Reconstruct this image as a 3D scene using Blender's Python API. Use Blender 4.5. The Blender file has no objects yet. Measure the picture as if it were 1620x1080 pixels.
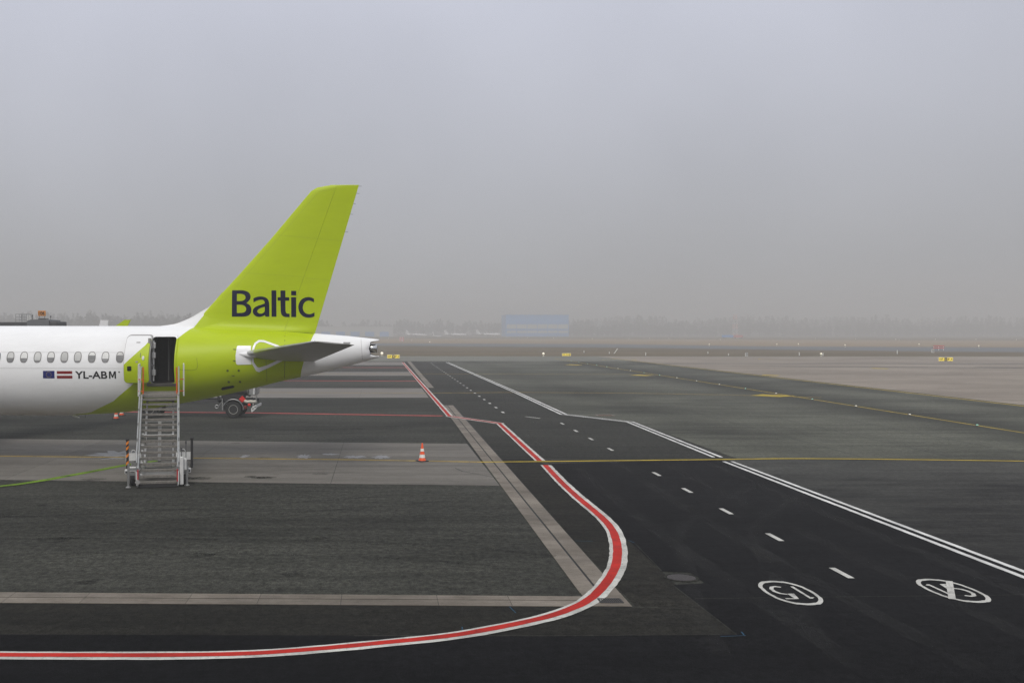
import bpy, bmesh, math, random
from mathutils import Vector, Matrix
from mathutils.geometry import tessellate_polygon
R = math.radians
rnd = random.Random(7)
sc = bpy.context.scene
C = sc.collection
# ------------------------------------------------------------------ camera
F, CX, CY, H = 1660.0, 600.0, 525.0, 5.3      # focal length and principal point in photo pixels, eye height
cam = bpy.data.cameras.new('camera')
cam.sensor_width = 36.0
cam.lens = 36.0 * F / 1620.0
cam.shift_x = (810 - CX) / 1620.0
cam.shift_y = -(540 - CY) / 1620.0
cam.clip_start, cam.clip_end = 0.1, 12000
co = bpy.data.objects.new('camera', cam)
co.location = (0, 0, H)
co.rotation_euler = (R(90), 0, 0)
C.objects.link(co)
sc.camera = co
# ------------------------------------------------------------------ world, sun, exposure
SUN_EL, SUN_DIR = R(48), Vector((-0.22, -1.0, 0)).normalized()
w = bpy.data.worlds.new('World')
sc.world = w
w.use_nodes = True
nt = w.node_tree
nt.nodes.clear()
o_ = nt.nodes.new('ShaderNodeOutputWorld')
bg = nt.nodes.new('ShaderNodeBackground')
bg.inputs['Strength'].default_value = 0.1
sky = nt.nodes.new('ShaderNodeTexSky')
sky.sky_type = 'NISHITA'
sky.sun_disc = False
sky.sun_elevation = SUN_EL
sky.sun_rotation = math.atan2(SUN_DIR.x, SUN_DIR.y)
sky.dust_density = 4.0
tcw = nt.nodes.new('ShaderNodeTexCoord')
sxyz = nt.nodes.new('ShaderNodeSeparateXYZ')
nt.links.new(tcw.outputs['Generated'], sxyz.inputs[0])
ov = nt.nodes.new('ShaderNodeValToRGB')           # overcast sky: one and a half to three times as bright overhead as at the horizon
nt.links.new(sxyz.outputs['Z'], ov.inputs['Fac'])
LH = 0.355
el = ov.color_ramp.elements
el[0].position = 0.0
el[1].position = 1.0
def lv(k, c): return (LH * k * c[0], LH * k * c[1], LH * k * c[2], 1)
el[0].color = lv(1.0, (0.99, 0.99, 1.01))
el[1].color = lv(2.7, (0.97, 1.0, 1.06))
e = el.new(0.3)
e.color = lv(1.52, (0.955, 0.985, 1.13))
scl = nt.nodes.new('ShaderNodeVectorMath')
scl.operation = 'SCALE'
scl.inputs['Scale'].default_value = 10.0
nt.links.new(ov.outputs['Color'], scl.inputs[0])
cn = nt.nodes.new('ShaderNodeTexNoise')              # faint unevenness of the cloud
cn.inputs['Scale'].default_value = 1.5
cn.inputs['Detail'].default_value = 4
nt.links.new(tcw.outputs['Generated'], cn.inputs['Vector'])
cr = nt.nodes.new('ShaderNodeMapRange')
cr.inputs['From Min'].default_value, cr.inputs['From Max'].default_value = 0.3, 0.7
cr.inputs['To Min'].default_value, cr.inputs['To Max'].default_value = 8.5, 11.5
nt.links.new(cn.outputs['Fac'], cr.inputs['Value'])
nt.links.new(cr.outputs['Result'], scl.inputs['Scale'])
mx = nt.nodes.new('ShaderNodeMix')
mx.data_type = 'RGBA'
mx.inputs['Factor'].default_value = 0.94
nt.links.new(sky.outputs['Color'], mx.inputs['A'])
nt.links.new(scl.outputs['Vector'], mx.inputs['B'])
nt.links.new(mx.outputs['Result'], bg.inputs['Color'])
nt.links.new(bg.outputs['Background'], o_.inputs['Surface'])
sun = bpy.data.lights.new('sun', 'SUN')
sun.energy = 1.5
sun.angle = R(22)
sun.color = (1.0, 0.96, 0.9)
so = bpy.data.objects.new('sun', sun)
so.rotation_euler = (-(SUN_DIR * math.cos(SUN_EL) + Vector((0, 0, math.sin(SUN_EL))))).to_track_quat('-Z', 'Y').to_euler()
so.location = (0, -20, 60)
C.objects.link(so)
vs = sc.view_settings
vs.view_transform, vs.look, vs.exposure, vs.gamma = 'Standard', 'None', 0.16, 1.0
vs.use_curve_mapping = False
sc.cycles.use_denoising = True
sc.cycles.denoising_prefilter = 'NONE'
sc.cycles.max_bounces = 8
sc.cycles.diffuse_bounces = 3
sc.cycles.glossy_bounces = 3
sc.cycles.volume_bounces = 1
sc.cycles.sample_clamp_indirect = 6.0

# ------------------------------------------------------------------ pixel -> place
def G(px, py, z=0.0):
    """ground point seen at photo pixel (px, py)"""
    Y = F * (H - z) / (py - CY)
    return Vector(((px - CX) / F * Y, Y))
YAW = R(-2.5)
A0 = G(255, 724.2)                                 # foot of the aircraft frame, below its rear door
ROT = Matrix.Rotation(YAW, 3, 'Z')
def A(px, py, yl=0.0):
    """aircraft x, z where the ray of a pixel meets the lengthwise plane y = yl of the aircraft"""
    d = ROT.transposed() @ Vector(((px - CX) / F, 1.0, -(py - CY) / F))
    o = ROT.transposed() @ Vector((-A0.x, -A0.y, H))
    t = (yl - o.y) / d.y
    p = o + d * t
    return p.x, p.z

# ------------------------------------------------------------------ materials
def M(name, col, rough=0.5, metal=0.0, spec=0.5, coat=0.0, var=0.0, scale=3.0, grain=0.0, gscale=80.0, emit=0.0, rand=0.0):
    m = bpy.data.materials.new(name)
    m.use_nodes = True
    n = m.node_tree.nodes
    l = m.node_tree.links
    b = n['Principled BSDF']
    b.inputs['Base Color'].default_value = (*col, 1)
    b.inputs['Roughness'].default_value = rough
    b.inputs['Metallic'].default_value = metal
    b.inputs['Specular IOR Level'].default_value = spec
    b.inputs['Coat Weight'].default_value = coat
    b.inputs['Coat Roughness'].default_value = 0.08
    if emit:
        b.inputs['Emission Color'].default_value = (*col, 1)
        b.inputs['Emission Strength'].default_value = emit
    if var or rand or grain:
        tc = n.new('ShaderNodeTexCoord')
        val = None
        if var:
            nz = n.new('ShaderNodeTexNoise')
            nz.inputs['Scale'].default_value = scale
            nz.inputs['Detail'].default_value = 6
            nz.inputs['Roughness'].default_value = 0.65
            l.new(tc.outputs['Object'], nz.inputs['Vector'])
            mr = n.new('ShaderNodeMapRange')
            mr.inputs['From Min'].default_value, mr.inputs['From Max'].default_value = 0.3, 0.7
            mr.inputs['To Min'].default_value, mr.inputs['To Max'].default_value = 1 - var, 1 + var
            l.new(nz.outputs['Fac'], mr.inputs['Value'])
            val = mr.outputs['Result']
        if rand:
            oi = n.new('ShaderNodeObjectInfo')
            mr = n.new('ShaderNodeMapRange')
            mr.inputs['To Min'].default_value, mr.inputs['To Max'].default_value = 1 - rand, 1 + rand
            l.new(oi.outputs['Random'], mr.inputs['Value'])
            if val:
                mm = n.new('ShaderNodeMath')
                mm.operation = 'MULTIPLY'
                l.new(val, mm.inputs[0])
                l.new(mr.outputs['Result'], mm.inputs[1])
                val = mm.outputs[0]
            else:
                val = mr.outputs['Result']
        if val:
            sv = n.new('ShaderNodeVectorMath')
            sv.operation = 'SCALE'
            sv.inputs[0].default_value = col
            l.new(val, sv.inputs['Scale'])
            l.new(sv.outputs['Vector'], b.inputs['Base Color'])
        if grain:
            nz = n.new('ShaderNodeTexNoise')
            nz.inputs['Scale'].default_value = gscale
            nz.inputs['Detail'].default_value = 3
            l.new(tc.outputs['Object'], nz.inputs['Vector'])
            bp = n.new('ShaderNodeBump')
            bp.inputs['Strength'].default_value = grain
            bp.inputs['Distance'].default_value = 0.01
            l.new(nz.outputs['Fac'], bp.inputs['Height'])
            l.new(bp.outputs['Normal'], b.inputs['Normal'])
    return m

class NB:
    """small helper for larger node materials"""
    def __init__(s, name, rough=0.7, spec=0.5):
        s.m = bpy.data.materials.new(name)
        s.m.use_nodes = True
        s.n, s.l = s.m.node_tree.nodes, s.m.node_tree.links
        s.b = s.n['Principled BSDF']
        s.b.inputs['Roughness'].default_value = rough
        s.b.inputs['Specular IOR Level'].default_value = spec
        s.tc = s.n.new('ShaderNodeTexCoord')
    def noise(s, scale, stretch=(1, 1, 1), detail=6, rough=0.6, off=(0, 0, 0), rot=0.0):
        mp = s.n.new('ShaderNodeMapping')
        mp.inputs['Scale'].default_value = stretch
        mp.inputs['Location'].default_value = off
        mp.inputs['Rotation'].default_value = (0, 0, rot)
        s.l.new(s.tc.outputs['Object'], mp.inputs['Vector'])
        nz = s.n.new('ShaderNodeTexNoise')
        nz.inputs['Scale'].default_value = scale
        nz.inputs['Detail'].default_value = detail
        nz.inputs['Roughness'].default_value = rough
        s.l.new(mp.outputs['Vector'], nz.inputs['Vector'])
        return nz.outputs['Fac']
    def rng(s, v, a, b_, c=0.0, d=1.0):
        mr = s.n.new('ShaderNodeMapRange')
        for k, x in zip(('From Min', 'From Max', 'To Min', 'To Max'), (a, b_, c, d)):
            mr.inputs[k].default_value = x
        s.l.new(v, mr.inputs['Value'])
        return mr.outputs['Result']
    def math(s, op, a, b_=None):
        mm = s.n.new('ShaderNodeMath')
        mm.operation = op
        for i, x in enumerate((a, b_)):
            if x is None:
                continue
            if isinstance(x, (int, float)):
                mm.inputs[i].default_value = x
            else:
                s.l.new(x, mm.inputs[i])
        return mm.outputs[0]
    def mix(s, f, a, b_):
        mm = s.n.new('ShaderNodeMix')
        mm.data_type = 'RGBA'
        for k, x in (('Factor', f), ('A', a), ('B', b_)):
            i = mm.inputs[k] if k == 'Factor' else [q for q in mm.inputs if q.name == k and q.type == 'RGBA'][0]
            if isinstance(x, (int, float)):
                i.default_value = x
            elif isinstance(x, tuple):
                i.default_value = (*x, 1)
            else:
                s.l.new(x, i)
        return [q for q in mm.outputs if q.type == 'RGBA'][0]
    def scale(s, col, v):
        sv = s.n.new('ShaderNodeVectorMath')
        sv.operation = 'SCALE'
        s.l.new(col, sv.inputs[0])
        s.l.new(v, sv.inputs['Scale'])
        return sv.outputs['Vector']
    def bump(s, v, strength, dist=0.01):
        bp = s.n.new('ShaderNodeBump')
        bp.inputs['Strength'].default_value = strength
        bp.inputs['Distance'].default_value = dist
        s.l.new(v, bp.inputs['Height'])
        s.l.new(bp.outputs['Normal'], s.b.inputs['Normal'])
    def col(s, c):
        s.l.new(c, s.b.inputs['Base Color'])

def asphalt(name, ca, cb, rough=0.8, patch=0.5, seed=0.0, spec=0.35, grain=0.9, streak=0.35, rot=0.0, bands=()):
    k = NB(name, rough, spec)
    big = k.rng(k.noise(0.07, stretch=(0.6, 1, 1), detail=6, rough=0.62, off=(seed, seed, 0), rot=rot), 0.38, 0.62)
    st = k.noise(1.1, stretch=(0.10, 0.9, 1), detail=9, rough=0.78, off=(seed, 3, 0), rot=rot)
    mid = k.noise(1.1, stretch=(0.5, 1, 1), detail=8, rough=0.75, off=(3, seed, 0), rot=rot)
    grit = k.noise(6.5, stretch=(0.8, 0.6, 1), detail=9, rough=0.95)
    fine = k.noise(32.0, detail=4, rough=0.8)
    f = k.math('ADD', k.math('MULTIPLY', big, patch), k.math('MULTIPLY', k.rng(st, 0.38, 0.62), streak))
    f = k.math('ADD', f, k.math('MULTIPLY', k.rng(mid, 0.36, 0.64), 0.2))
    c = k.mix(k.math('MINIMUM', f, 1.0), ca, cb)
    v = k.math('MULTIPLY', k.rng(fine, 0.28, 0.72, 1 - 0.45 * grain, 1 + 0.5 * grain), k.rng(grit, 0.40, 0.60, 1 - 0.75 * grain, 1 + 0.95 * grain))
    oil = k.rng(k.noise(0.45, stretch=(0.4, 1, 1), detail=5, rough=0.6, off=(seed * 3, 17, 0), rot=rot), 0.62, 0.76, 1.0, 0.68)
    v = k.math('MULTIPLY', v, oil)
    if bands:                                            # tyre rubber laid down along the wheel paths
        se = k.n.new('ShaderNodeSeparateXYZ')
        k.l.new(k.tc.outputs['Object'], se.inputs[0])
        wob = k.rng(k.noise(0.12, stretch=(0.3, 0.12, 1), detail=6, rough=0.7, off=(5, 5, 0)), 0.35, 0.65, -1.3, 1.3)
        for xc, hw_, dark in bands:
            d_ = k.math('ABSOLUTE', k.math('SUBTRACT', k.math('ADD', se.outputs['X'], wob), xc))
            t_ = k.rng(d_, hw_ * 0.25, hw_ * 1.25, dark, 1.0)
            v = k.math('MULTIPLY', v, t_)
    c = k.scale(c, v)
    k.col(c)
    k.l.new(k.rng(mid, 0.3, 0.7, rough - 0.1, rough + 0.06), k.b.inputs['Roughness'])
    k.bump(fine, 0.5 * grain, 0.012)
    return k.m

def concrete(name, ca, cb, rnd_=0.09, seed=0.0, stain=(0.05, 0.045, 0.04), rough=0.75, sx=0.07):
    k = NB(name, rough, 0.15)
    oi = k.n.new('ShaderNodeObjectInfo')
    st = k.rng(k.noise(0.8, stretch=(sx, 0.7, 1), detail=8, rough=0.75, off=(seed, 0, 0)), 0.38, 0.62)
    mid = k.rng(k.noise(3.0, stretch=(0.5, 1, 1), detail=9, rough=0.85), 0.36, 0.64)
    c = k.mix(k.math('ADD', k.math('MULTIPLY', st, 0.6), k.math('MULTIPLY', mid, 0.4)), ca, cb)
    blot = k.rng(k.noise(0.35, stretch=(0.35, 1, 1), detail=5, rough=0.6, off=(9, seed, 0)), 0.56, 0.75, 0, 0.6)
    c = k.mix(blot, c, stain)
    fine = k.noise(40.0, detail=3, rough=0.7)
    v = k.math('MULTIPLY', k.rng(oi.outputs['Random'], 0, 1, 1 - rnd_, 1 + rnd_), k.rng(fine, 0.3, 0.7, 0.86, 1.14))
    k.col(k.scale(c, v))
    k.bump(fine, 0.25, 0.006)
    return k.m

def paint(name, col, under, wear=0.35, seed=0.0):
    k = NB(name, 0.8, 0.12)
    a = k.rng(k.noise(1.6, detail=9, rough=0.85, off=(seed, 0, 0)), 0.52, 0.66, 0.0, wear)
    b_ = k.rng(k.noise(14.0, detail=8, rough=0.9), 0.52, 0.60, 0.0, wear * 1.1)
    t_ = k.rng(k.noise(0.8, stretch=(0.12, 1.4, 1), detail=8, rough=0.8, off=(2, seed, 0)), 0.54, 0.64, 0.0, wear * 0.8)
    d = k.rng(k.noise(0.7, detail=5, off=(seed, 5, 0)), 0.36, 0.64, 0.70, 1.05)
    w_ = k.math('MINIMUM', k.math('ADD', k.math('ADD', a, b_), t_), 0.95)
    c = k.mix(w_, col, under)
    k.col(k.scale(c, d))
    return k.m

MT = {}
MT['stand'] = asphalt('weathered_stand_asphalt', (0.0075, 0.0077, 0.0066), (0.052, 0.0525, 0.0435), 0.92, patch=0.5, seed=2.0, spec=0.08)
MT['road'] = asphalt('service_road_asphalt', (0.0085, 0.0087, 0.0074), (0.036, 0.0363, 0.0305), 0.92, patch=0.4, seed=5.0, streak=0.4, rot=R(90), spec=0.08)
MT['dark'] = asphalt('older_dark_asphalt', (0.0045, 0.0045, 0.004), (0.027, 0.0258, 0.021), 0.92, patch=0.45, seed=8.0, spec=0.06)
MT['new'] = asphalt('fresh_black_asphalt', (0.0020, 0.0021, 0.0026), (0.0080, 0.0081, 0.0089), 0.9, patch=0.5, seed=11.0, spec=0.04, grain=0.75)
MT['taxi'] = asphalt('taxiway_asphalt', (0.014, 0.0148, 0.0113), (0.104, 0.106, 0.083), 0.92, patch=0.5, seed=14.0, grain=0.6, spec=0.12, streak=0.45, bands=((34.6, 4.2, 0.48), (17.5, 2.6, 0.78), (44.5, 1.6, 0.75)))
MT['taxidark'] = asphalt('rubbered_taxiway_asphalt', (0.009, 0.0095, 0.0076), (0.052, 0.053, 0.0415), 0.92, patch=0.4, seed=17.0, grain=0.5, rot=R(90), spec=0.12)
MT['tarpatch'] = asphalt('scuffed_dark_asphalt', (0.005, 0.005, 0.0056), (0.060, 0.060, 0.054), 0.9, patch=0.75, seed=22.5, spec=0.06, grain=0.5)
MT['runway'] = asphalt('runway_asphalt', (0.085, 0.093, 0.10), (0.115, 0.124, 0.133), 0.92, grain=0.2, spec=0.2)
MT['pink'] = asphalt('pale_apron_concrete', (0.130, 0.108, 0.085), (0.270, 0.232, 0.190), 0.9, patch=0.55, streak=0.5, seed=31.0, grain=0.15, spec=0.2)
MT['paleline'] = asphalt('tyre_rubber_on_concrete', (0.10, 0.088, 0.077), (0.145, 0.13, 0.113), 0.9, grain=0.1, spec=0.2)
MT['strip'] = asphalt('far_taxiway', (0.115, 0.115, 0.095), (0.16, 0.16, 0.132), 0.9, grain=0.15, spec=0.2)
MT['slab'] = concrete('stand_concrete', (0.078, 0.071, 0.060), (0.178, 0.165, 0.143), 0.06, 1.0)
MT['slabfar'] = concrete('far_stand_concrete', (0.14, 0.128, 0.112), (0.18, 0.166, 0.148), 0.05, 4.0)
MT['channel'] = concrete('channel_concrete', (0.095, 0.080, 0.063), (0.215, 0.188, 0.155), 0.13, 6.0, sx=0.4)
MT['joint'] = M('tarred_joint', (0.008, 0.008, 0.008), 0.9)
MT['iron'] = M('cast_iron', (0.02, 0.019, 0.018), 0.55, 0.6, var=0.3, scale=20)
MT['white'] = paint('white_road_paint', (0.55, 0.54, 0.50), (0.05, 0.05, 0.045), 0.42)
MT['whitenew'] = paint('fresh_white_road_paint', (0.66, 0.655, 0.63), (0.05, 0.05, 0.045), 0.22, 3.0)
MT['red'] = paint('red_road_paint', (0.47, 0.020, 0.012), (0.06, 0.03, 0.03), 0.35, 6.0)
MT['redfaded'] = paint('faded_red_road_paint', (0.36, 0.065, 0.055), (0.09, 0.075, 0.07), 0.7, 6.0)
MT['yellow'] = paint('yellow_road_paint', (0.46, 0.335, 0.03), (0.1, 0.08, 0.04), 0.45, 8.0)
MT['yellowfaded'] = paint('faded_yellow_road_paint', (0.38, 0.27, 0.06), (0.1, 0.08, 0.05), 0.7, 8.0)
MT['greenpaint'] = paint('green_road_paint', (0.16, 0.28, 0.012), (0.03, 0.06, 0.01), 0.8, 2.0)
MT['blue'] = paint('blue_chalk', (0.02, 0.07, 0.12), (0.02, 0.03, 0.04), 0.9, 4.0)
MT['wet'] = M('damp_pale_concrete', (0.165, 0.163, 0.165), 0.45, spec=0.3, var=0.35, scale=2.5)
k = NB('dry_grass', 0.9, 0.1)
g1 = k.rng(k.noise(0.03, stretch=(0.25, 1, 1), detail=8, rough=0.7), 0.35, 0.65)
g2 = k.rng(k.noise(0.6, stretch=(0.5, 1, 1), detail=8, rough=0.8), 0.3, 0.7)
k.col(k.scale(k.mix(g1, (0.072, 0.054, 0.026), (0.128, 0.096, 0.052)), k.rng(g2, 0, 1, 0.75, 1.25)))
MT['grass'] = k.m
k = NB('tan_grass', 0.9, 0.1)
g1 = k.rng(k.noise(0.02, stretch=(0.2, 1, 1), detail=8, rough=0.7), 0.35, 0.65)
k.col(k.mix(g1, (0.20, 0.138, 0.078), (0.27, 0.20, 0.12)))
MT['tan'] = k.m

# ------------------------------------------------------------------ mesh helpers
def link(name, me, parent=None, mats=(), smooth=False):
    ob = bpy.data.objects.new(name, me)
    C.objects.link(ob)
    for m in (mats if isinstance(mats, (list, tuple)) else (mats,)):
        if me.materials.find(m.name) < 0:
            me.materials.append(m)
    if smooth:
        me.polygons.foreach_set('use_smooth', [True] * len(me.polygons))
    if parent:
        ob.parent = parent
    return ob
def obj(name, bm, mat, parent=None, smooth=False, auto=None):
    bmesh.ops.recalc_face_normals(bm, faces=bm.faces)
    if auto is not None:
        for f in bm.faces:
            f.smooth = True
        for e_ in bm.edges:
            if len(e_.link_faces) == 2 and e_.calc_face_angle(0) > R(auto):
                e_.smooth = False
    me = bpy.data.meshes.new(name)
    bm.to_mesh(me)
    bm.free()
    return link(name, me, parent, mat, smooth)
def py(name, vs_, fs, mat, parent=None, smooth=False):
    me = bpy.data.meshes.new(name)
    me.from_pydata([tuple(v) for v in vs_], [], fs)
    me.validate()
    return link(name, me, parent, mat, smooth)
def thing(name, label, cat, loc=(0, 0, 0), rz=0.0, group=None):
    ob = bpy.data.objects.new(name, None)
    ob.empty_display_size = 0.3
    C.objects.link(ob)
    ob.location, ob.rotation_euler = loc, (0, 0, rz)
    return tag(ob, label, cat, group)
def tag(ob, label=None, cat=None, group=None, kind=None):
    for k_, v in (('label', label), ('category', cat), ('group', group), ('kind', kind)):
        if v:
            ob[k_] = v
    return ob
def box(bm, c, s, rot=None, bev=0.0):
    r = bmesh.ops.create_cube(bm, size=1.0)
    vs_ = r['verts']
    for v in vs_:
        v.co = Vector((v.co.x * s[0], v.co.y * s[1], v.co.z * s[2]))
    if bev:
        g = bmesh.ops.bevel(bm, geom=list({e_ for v in vs_ for e_ in v.link_edges}), offset=bev, segments=2, affect='EDGES', profile=0.5)
        vs_ = list({v for f in g['faces'] for v in f.verts} | {v for v in vs_ if v.is_valid})
    for v in vs_:
        if rot:
            v.co = rot @ v.co
        v.co += Vector(c)
    return vs_
def bar(bm, a, b, wx, wz, up=(0, 0, 1)):
    """rectangular bar from a to b"""
    a, b = Vector(a), Vector(b)
    d = (b - a).normalized()
    s = d.cross(Vector(up))
    s = Vector((1, 0, 0)) if s.length < 1e-4 else s.normalized()
    u = s.cross(d)
    p = []
    for q in (a, b):
        for i, j in ((-1, -1), (1, -1), (1, 1), (-1, 1)):
            p.append(bm.verts.new(q + s * (i * wx / 2) + u * (j * wz / 2)))
    for f in ((0, 1, 2, 3), (7, 6, 5, 4), (0, 4, 5, 1), (1, 5, 6, 2), (2, 6, 7, 3), (3, 7, 4, 0)):
        bm.faces.new([p[i] for i in f])
def tube(bm, pts, r, n=8, closed=False):
    pts = [Vector(p) for p in pts]
    rings = []
    N = len(pts)
    for i, p in enumerate(pts):
        a = pts[(i - 1) % N] if closed else pts[max(i - 1, 0)]
        b = pts[(i + 1) % N] if closed else pts[min(i + 1, N - 1)]
        d = (b - a).normalized()
        s = d.cross(Vector((0, 0, 1)))
        s = d.cross(Vector((0, 1, 0))) if s.length < 0.05 else s
        s.normalize()
        u = s.cross(d)
        rr = r[i] if isinstance(r, (list, tuple)) else r
        rings.append([bm.verts.new(p + (s * math.cos(t) + u * math.sin(t)) * rr) for t in [2 * math.pi * q / n for q in range(n)]])
    for i in range(N if closed else N - 1):
        A_, B_ = rings[i], rings[(i + 1) % N]
        for q in range(n):
            bm.faces.new((A_[q], A_[(q + 1) % n], B_[(q + 1) % n], B_[q]))
    if not closed:
        bm.faces.new(rings[0][::-1])
        bm.faces.new(rings[-1])
def lathe(bm, prof, n=24, mat=None):
    """profile of (radius, height) spun about z, then moved by mat"""
    rings = []
    for r, z in prof:
        rings.append([bm.verts.new((r * math.cos(2 * math.pi * q / n), r * math.sin(2 * math.pi * q / n), z)) for q in range(n)])
    for a, b in zip(rings, rings[1:]):
        for q in range(n):
            bm.faces.new((a[q], a[(q + 1) % n], b[(q + 1) % n], b[q]))
    bm.faces.new(rings[0][::-1])
    bm.faces.new(rings[-1])
    if mat:
        for rg in rings:
            for v in rg:
                v.co = mat @ v.co
def prism(bm, poly, axis, a, b):
    """polygon (u, v) pushed along an axis from a to b; axis 'x': (y, z), 'y': (x, z), 'z': (x, y)"""
    def P(u, v, t):
        return {'x': (t, u, v), 'y': (u, t, v), 'z': (u, v, t)}[axis]
    lo = [bm.verts.new(P(u, v, a)) for u, v in poly]
    hi = [bm.verts.new(P(u, v, b)) for u, v in poly]
    n = len(poly)
    tr = tessellate_polygon([[Vector((u, v, 0)) for u, v in poly]])
    for t in tr:
        bm.faces.new([lo[i] for i in t])
        bm.faces.new([hi[i] for i in reversed(t)])
    for i in range(n):
        bm.faces.new((lo[i], lo[(i + 1) % n], hi[(i + 1) % n], hi[i]))
def new(): return bmesh.new()
def dup(ob, parent=None):
    c = ob.copy()
    C.objects.link(c)
    c.parent = parent
    for ch in list(ob.children):
        dup(ch, c)
    return c
def smooth_path(pts, n=6):
    pts = [Vector(p) for p in pts]
    out = []
    for i in range(len(pts) - 1):
        p0, p1, p2, p3 = pts[max(i - 1, 0)], pts[i], pts[i + 1], pts[min(i + 2, len(pts) - 1)]
        for q in range(n):
            t = q / n
            out.append(0.5 * ((2 * p1) + (p2 - p0) * t + (2 * p0 - 5 * p1 + 4 * p2 - p3) * t * t + (3 * p1 - p0 - 3 * p2 + p3) * t ** 3))
    out.append(pts[-1])
    return out
def strip(name, pts, wl, wr, z, mat, parent=None, jit=0.0):
    """ribbon on the ground along pts: from wl on its left side to wr on its right side"""
    pts = [Vector(p) for p in pts]
    if jit:                                              # uneven hand-painted edges
        fine_ = []
        for a, b in zip(pts, pts[1:]):
            n_ = max(1, int((b - a).length / (0.22 if a.y < 45 else 0.8)))
            fine_ += [a.lerp(b, q / n_) for q in range(n_)]
        pts = fine_ + [pts[-1]]
    vs_, fs = [], []
    for i, p in enumerate(pts):
        a, b = pts[max(i - 1, 0)], pts[min(i + 1, len(pts) - 1)]
        d = (b - a).normalized()
        r = Vector((d.y, -d.x))
        m = 1.0
        if 0 < i < len(pts) - 1:
            d1 = (pts[i + 1] - p).normalized()
            m = 1 / max(0.5, r.dot(Vector((d1.y, -d1.x))))
        j1, j2 = rnd.uniform(-jit, jit), rnd.uniform(-jit, jit)
        vs_ += [(*(p - r * (wl * m + j1)), z), (*(p + r * (wr * m + j2)), z)]
    for i in range(len(pts) - 1):
        fs.append((2 * i, 2 * i + 1, 2 * i + 3, 2 * i + 2))
    ob = py(name, vs_, fs, mat, parent)
    if not parent:
        tag(ob, kind='structure')
    return ob
def flat(name, pts, z, mat, parent=None):
    pts = [Vector((p[0], p[1], z)) for p in pts]
    tr = tessellate_polygon([pts])
    fs = []
    for t in tr:
        a, b, c = (pts[i] for i in t)
        fs.append(tuple(t) if (b - a).cross(c - a).z > 0 else tuple(reversed(t)))
    ob = py(name, pts, fs, mat, parent)
    if not parent:
        tag(ob, kind='structure')
    return ob
def text_mesh(s, size=1.0, bold=0.0, shear=0.0):
    cu = bpy.data.curves.new('lettering', 'FONT')
    cu.body, cu.size, cu.offset, cu.shear = s, size, bold, shear
    cu.align_x, cu.align_y = 'CENTER', 'CENTER'
    cu.resolution_u = 6
    ob = bpy.data.objects.new('lettering', cu)
    C.objects.link(ob)
    dg = bpy.context.evaluated_depsgraph_get()
    me = bpy.data.meshes.new_from_object(ob.evaluated_get(dg))
    bpy.data.objects.remove(ob)
    xs = [v.co.x for v in me.vertices]
    ys = [v.co.y for v in me.vertices]
    return me, (min(xs), max(xs), min(ys), max(ys))
def fit_text(s, x0, x1, y0, y1, bold=0.0):
    """text mesh scaled into a rectangle; returns its bmesh in (x, y)"""
    me, (a, b, c, d) = text_mesh(s, 1.0, bold)
    bm = new()
    bm.from_mesh(me)
    bpy.data.meshes.remove(me)
    for v in bm.verts:
        v.co = Vector((x0 + (v.co.x - a) / (b - a) * (x1 - x0), y0 + (v.co.y - c) / (d - c) * (y1 - y0), 0))
    return bm
def round_rect(x0, x1, z0, z1, r, n=5):
    o = []
    for cx_, cz_, a0 in ((x1 - r, z1 - r, 0), (x0 + r, z1 - r, 90), (x0 + r, z0 + r, 180), (x1 - r, z0 + r, 270)):
        for q in range(n + 1):
            a = R(a0 + 90 * q / n)
            o.append((cx_ + r * math.cos(a), cz_ + r * math.sin(a)))
    return o

# ------------------------------------------------------------------ ground
ground = py('ground', [(-1500, -400, -0.02), (1900, -400, -0.02), (1900, 2600, -0.02), (-1500, 2600, -0.02)], [(0, 1, 2, 3)], MT['grass'])
tag(ground, kind='structure')
flat('runway', [(-430, 770), (5.9, 489), (100, 463), (141, 391), (199, 367), (700, 190), (700, 110), (154, 284), (116, 320), (78, 359), (4.9, 405), (-430, 640)], -0.012, MT['runway'])
flat('far_meadow', [(-600, 900), (-430, 775), (5.9, 494), (100, 468), (141, 396), (199, 372), (700, 195), (900, 600), (400, 640), (140, 800), (0, 830), (-300, 1000)], -0.008, MT['tan'])
apron = flat('apron', [(-420, -120), (420, -120), (420, 191), (-420, 191)], 0.0, MT['stand'])
flat('taxiway_strip', [(-420, 190.5), (420, 190.5), (420, 224), (70, 228), (-420, 240)], 0.004, MT['strip'])
flat('pale_apron', [(46.5, -60), (420, -60), (420, 224), (47, 226)], 0.008, MT['pink'])
flat('taxiway', [(11.9, 61.5), (15.0, 61.5), (15.0, 44.0), (46.5, 44.0), (46.6, 191), (11.9, 191)], 0.004, MT['taxi'])
flat('scuffed_apron', [(14.4, -60), (46.5, -60), (46.5, 43.9), (14.4, 43.9)], 0.004, MT['tarpatch'])
flat('service_road', [(4.2, 44.0), (14.5, 44.0), (14.6, 61.6), (11.9, 67.4), (11.9, 190), (4.2, 190)], 0.005, MT['road'])
flat('old_apron_asphalt', [(-60, 20.4)] + [G(*p) for p in ((0, 953.5), (998, 960.2), (1120, 963), (1164.8, 1003.7), (880, 1006), (0, 1003))] + [(-60, 18.4)], 0.004, MT['dark'])
flat('channel_side_asphalt', [(4.95, 20.3)] + [G(*p) for p in ((1120, 963), (1070.6, 925.4), (1047.7, 904), (995, 855.6))] + [(6.7, 30), (6.6, 43.9), (4.95, 43.9)], 0.0045, MT['dark'])
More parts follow.
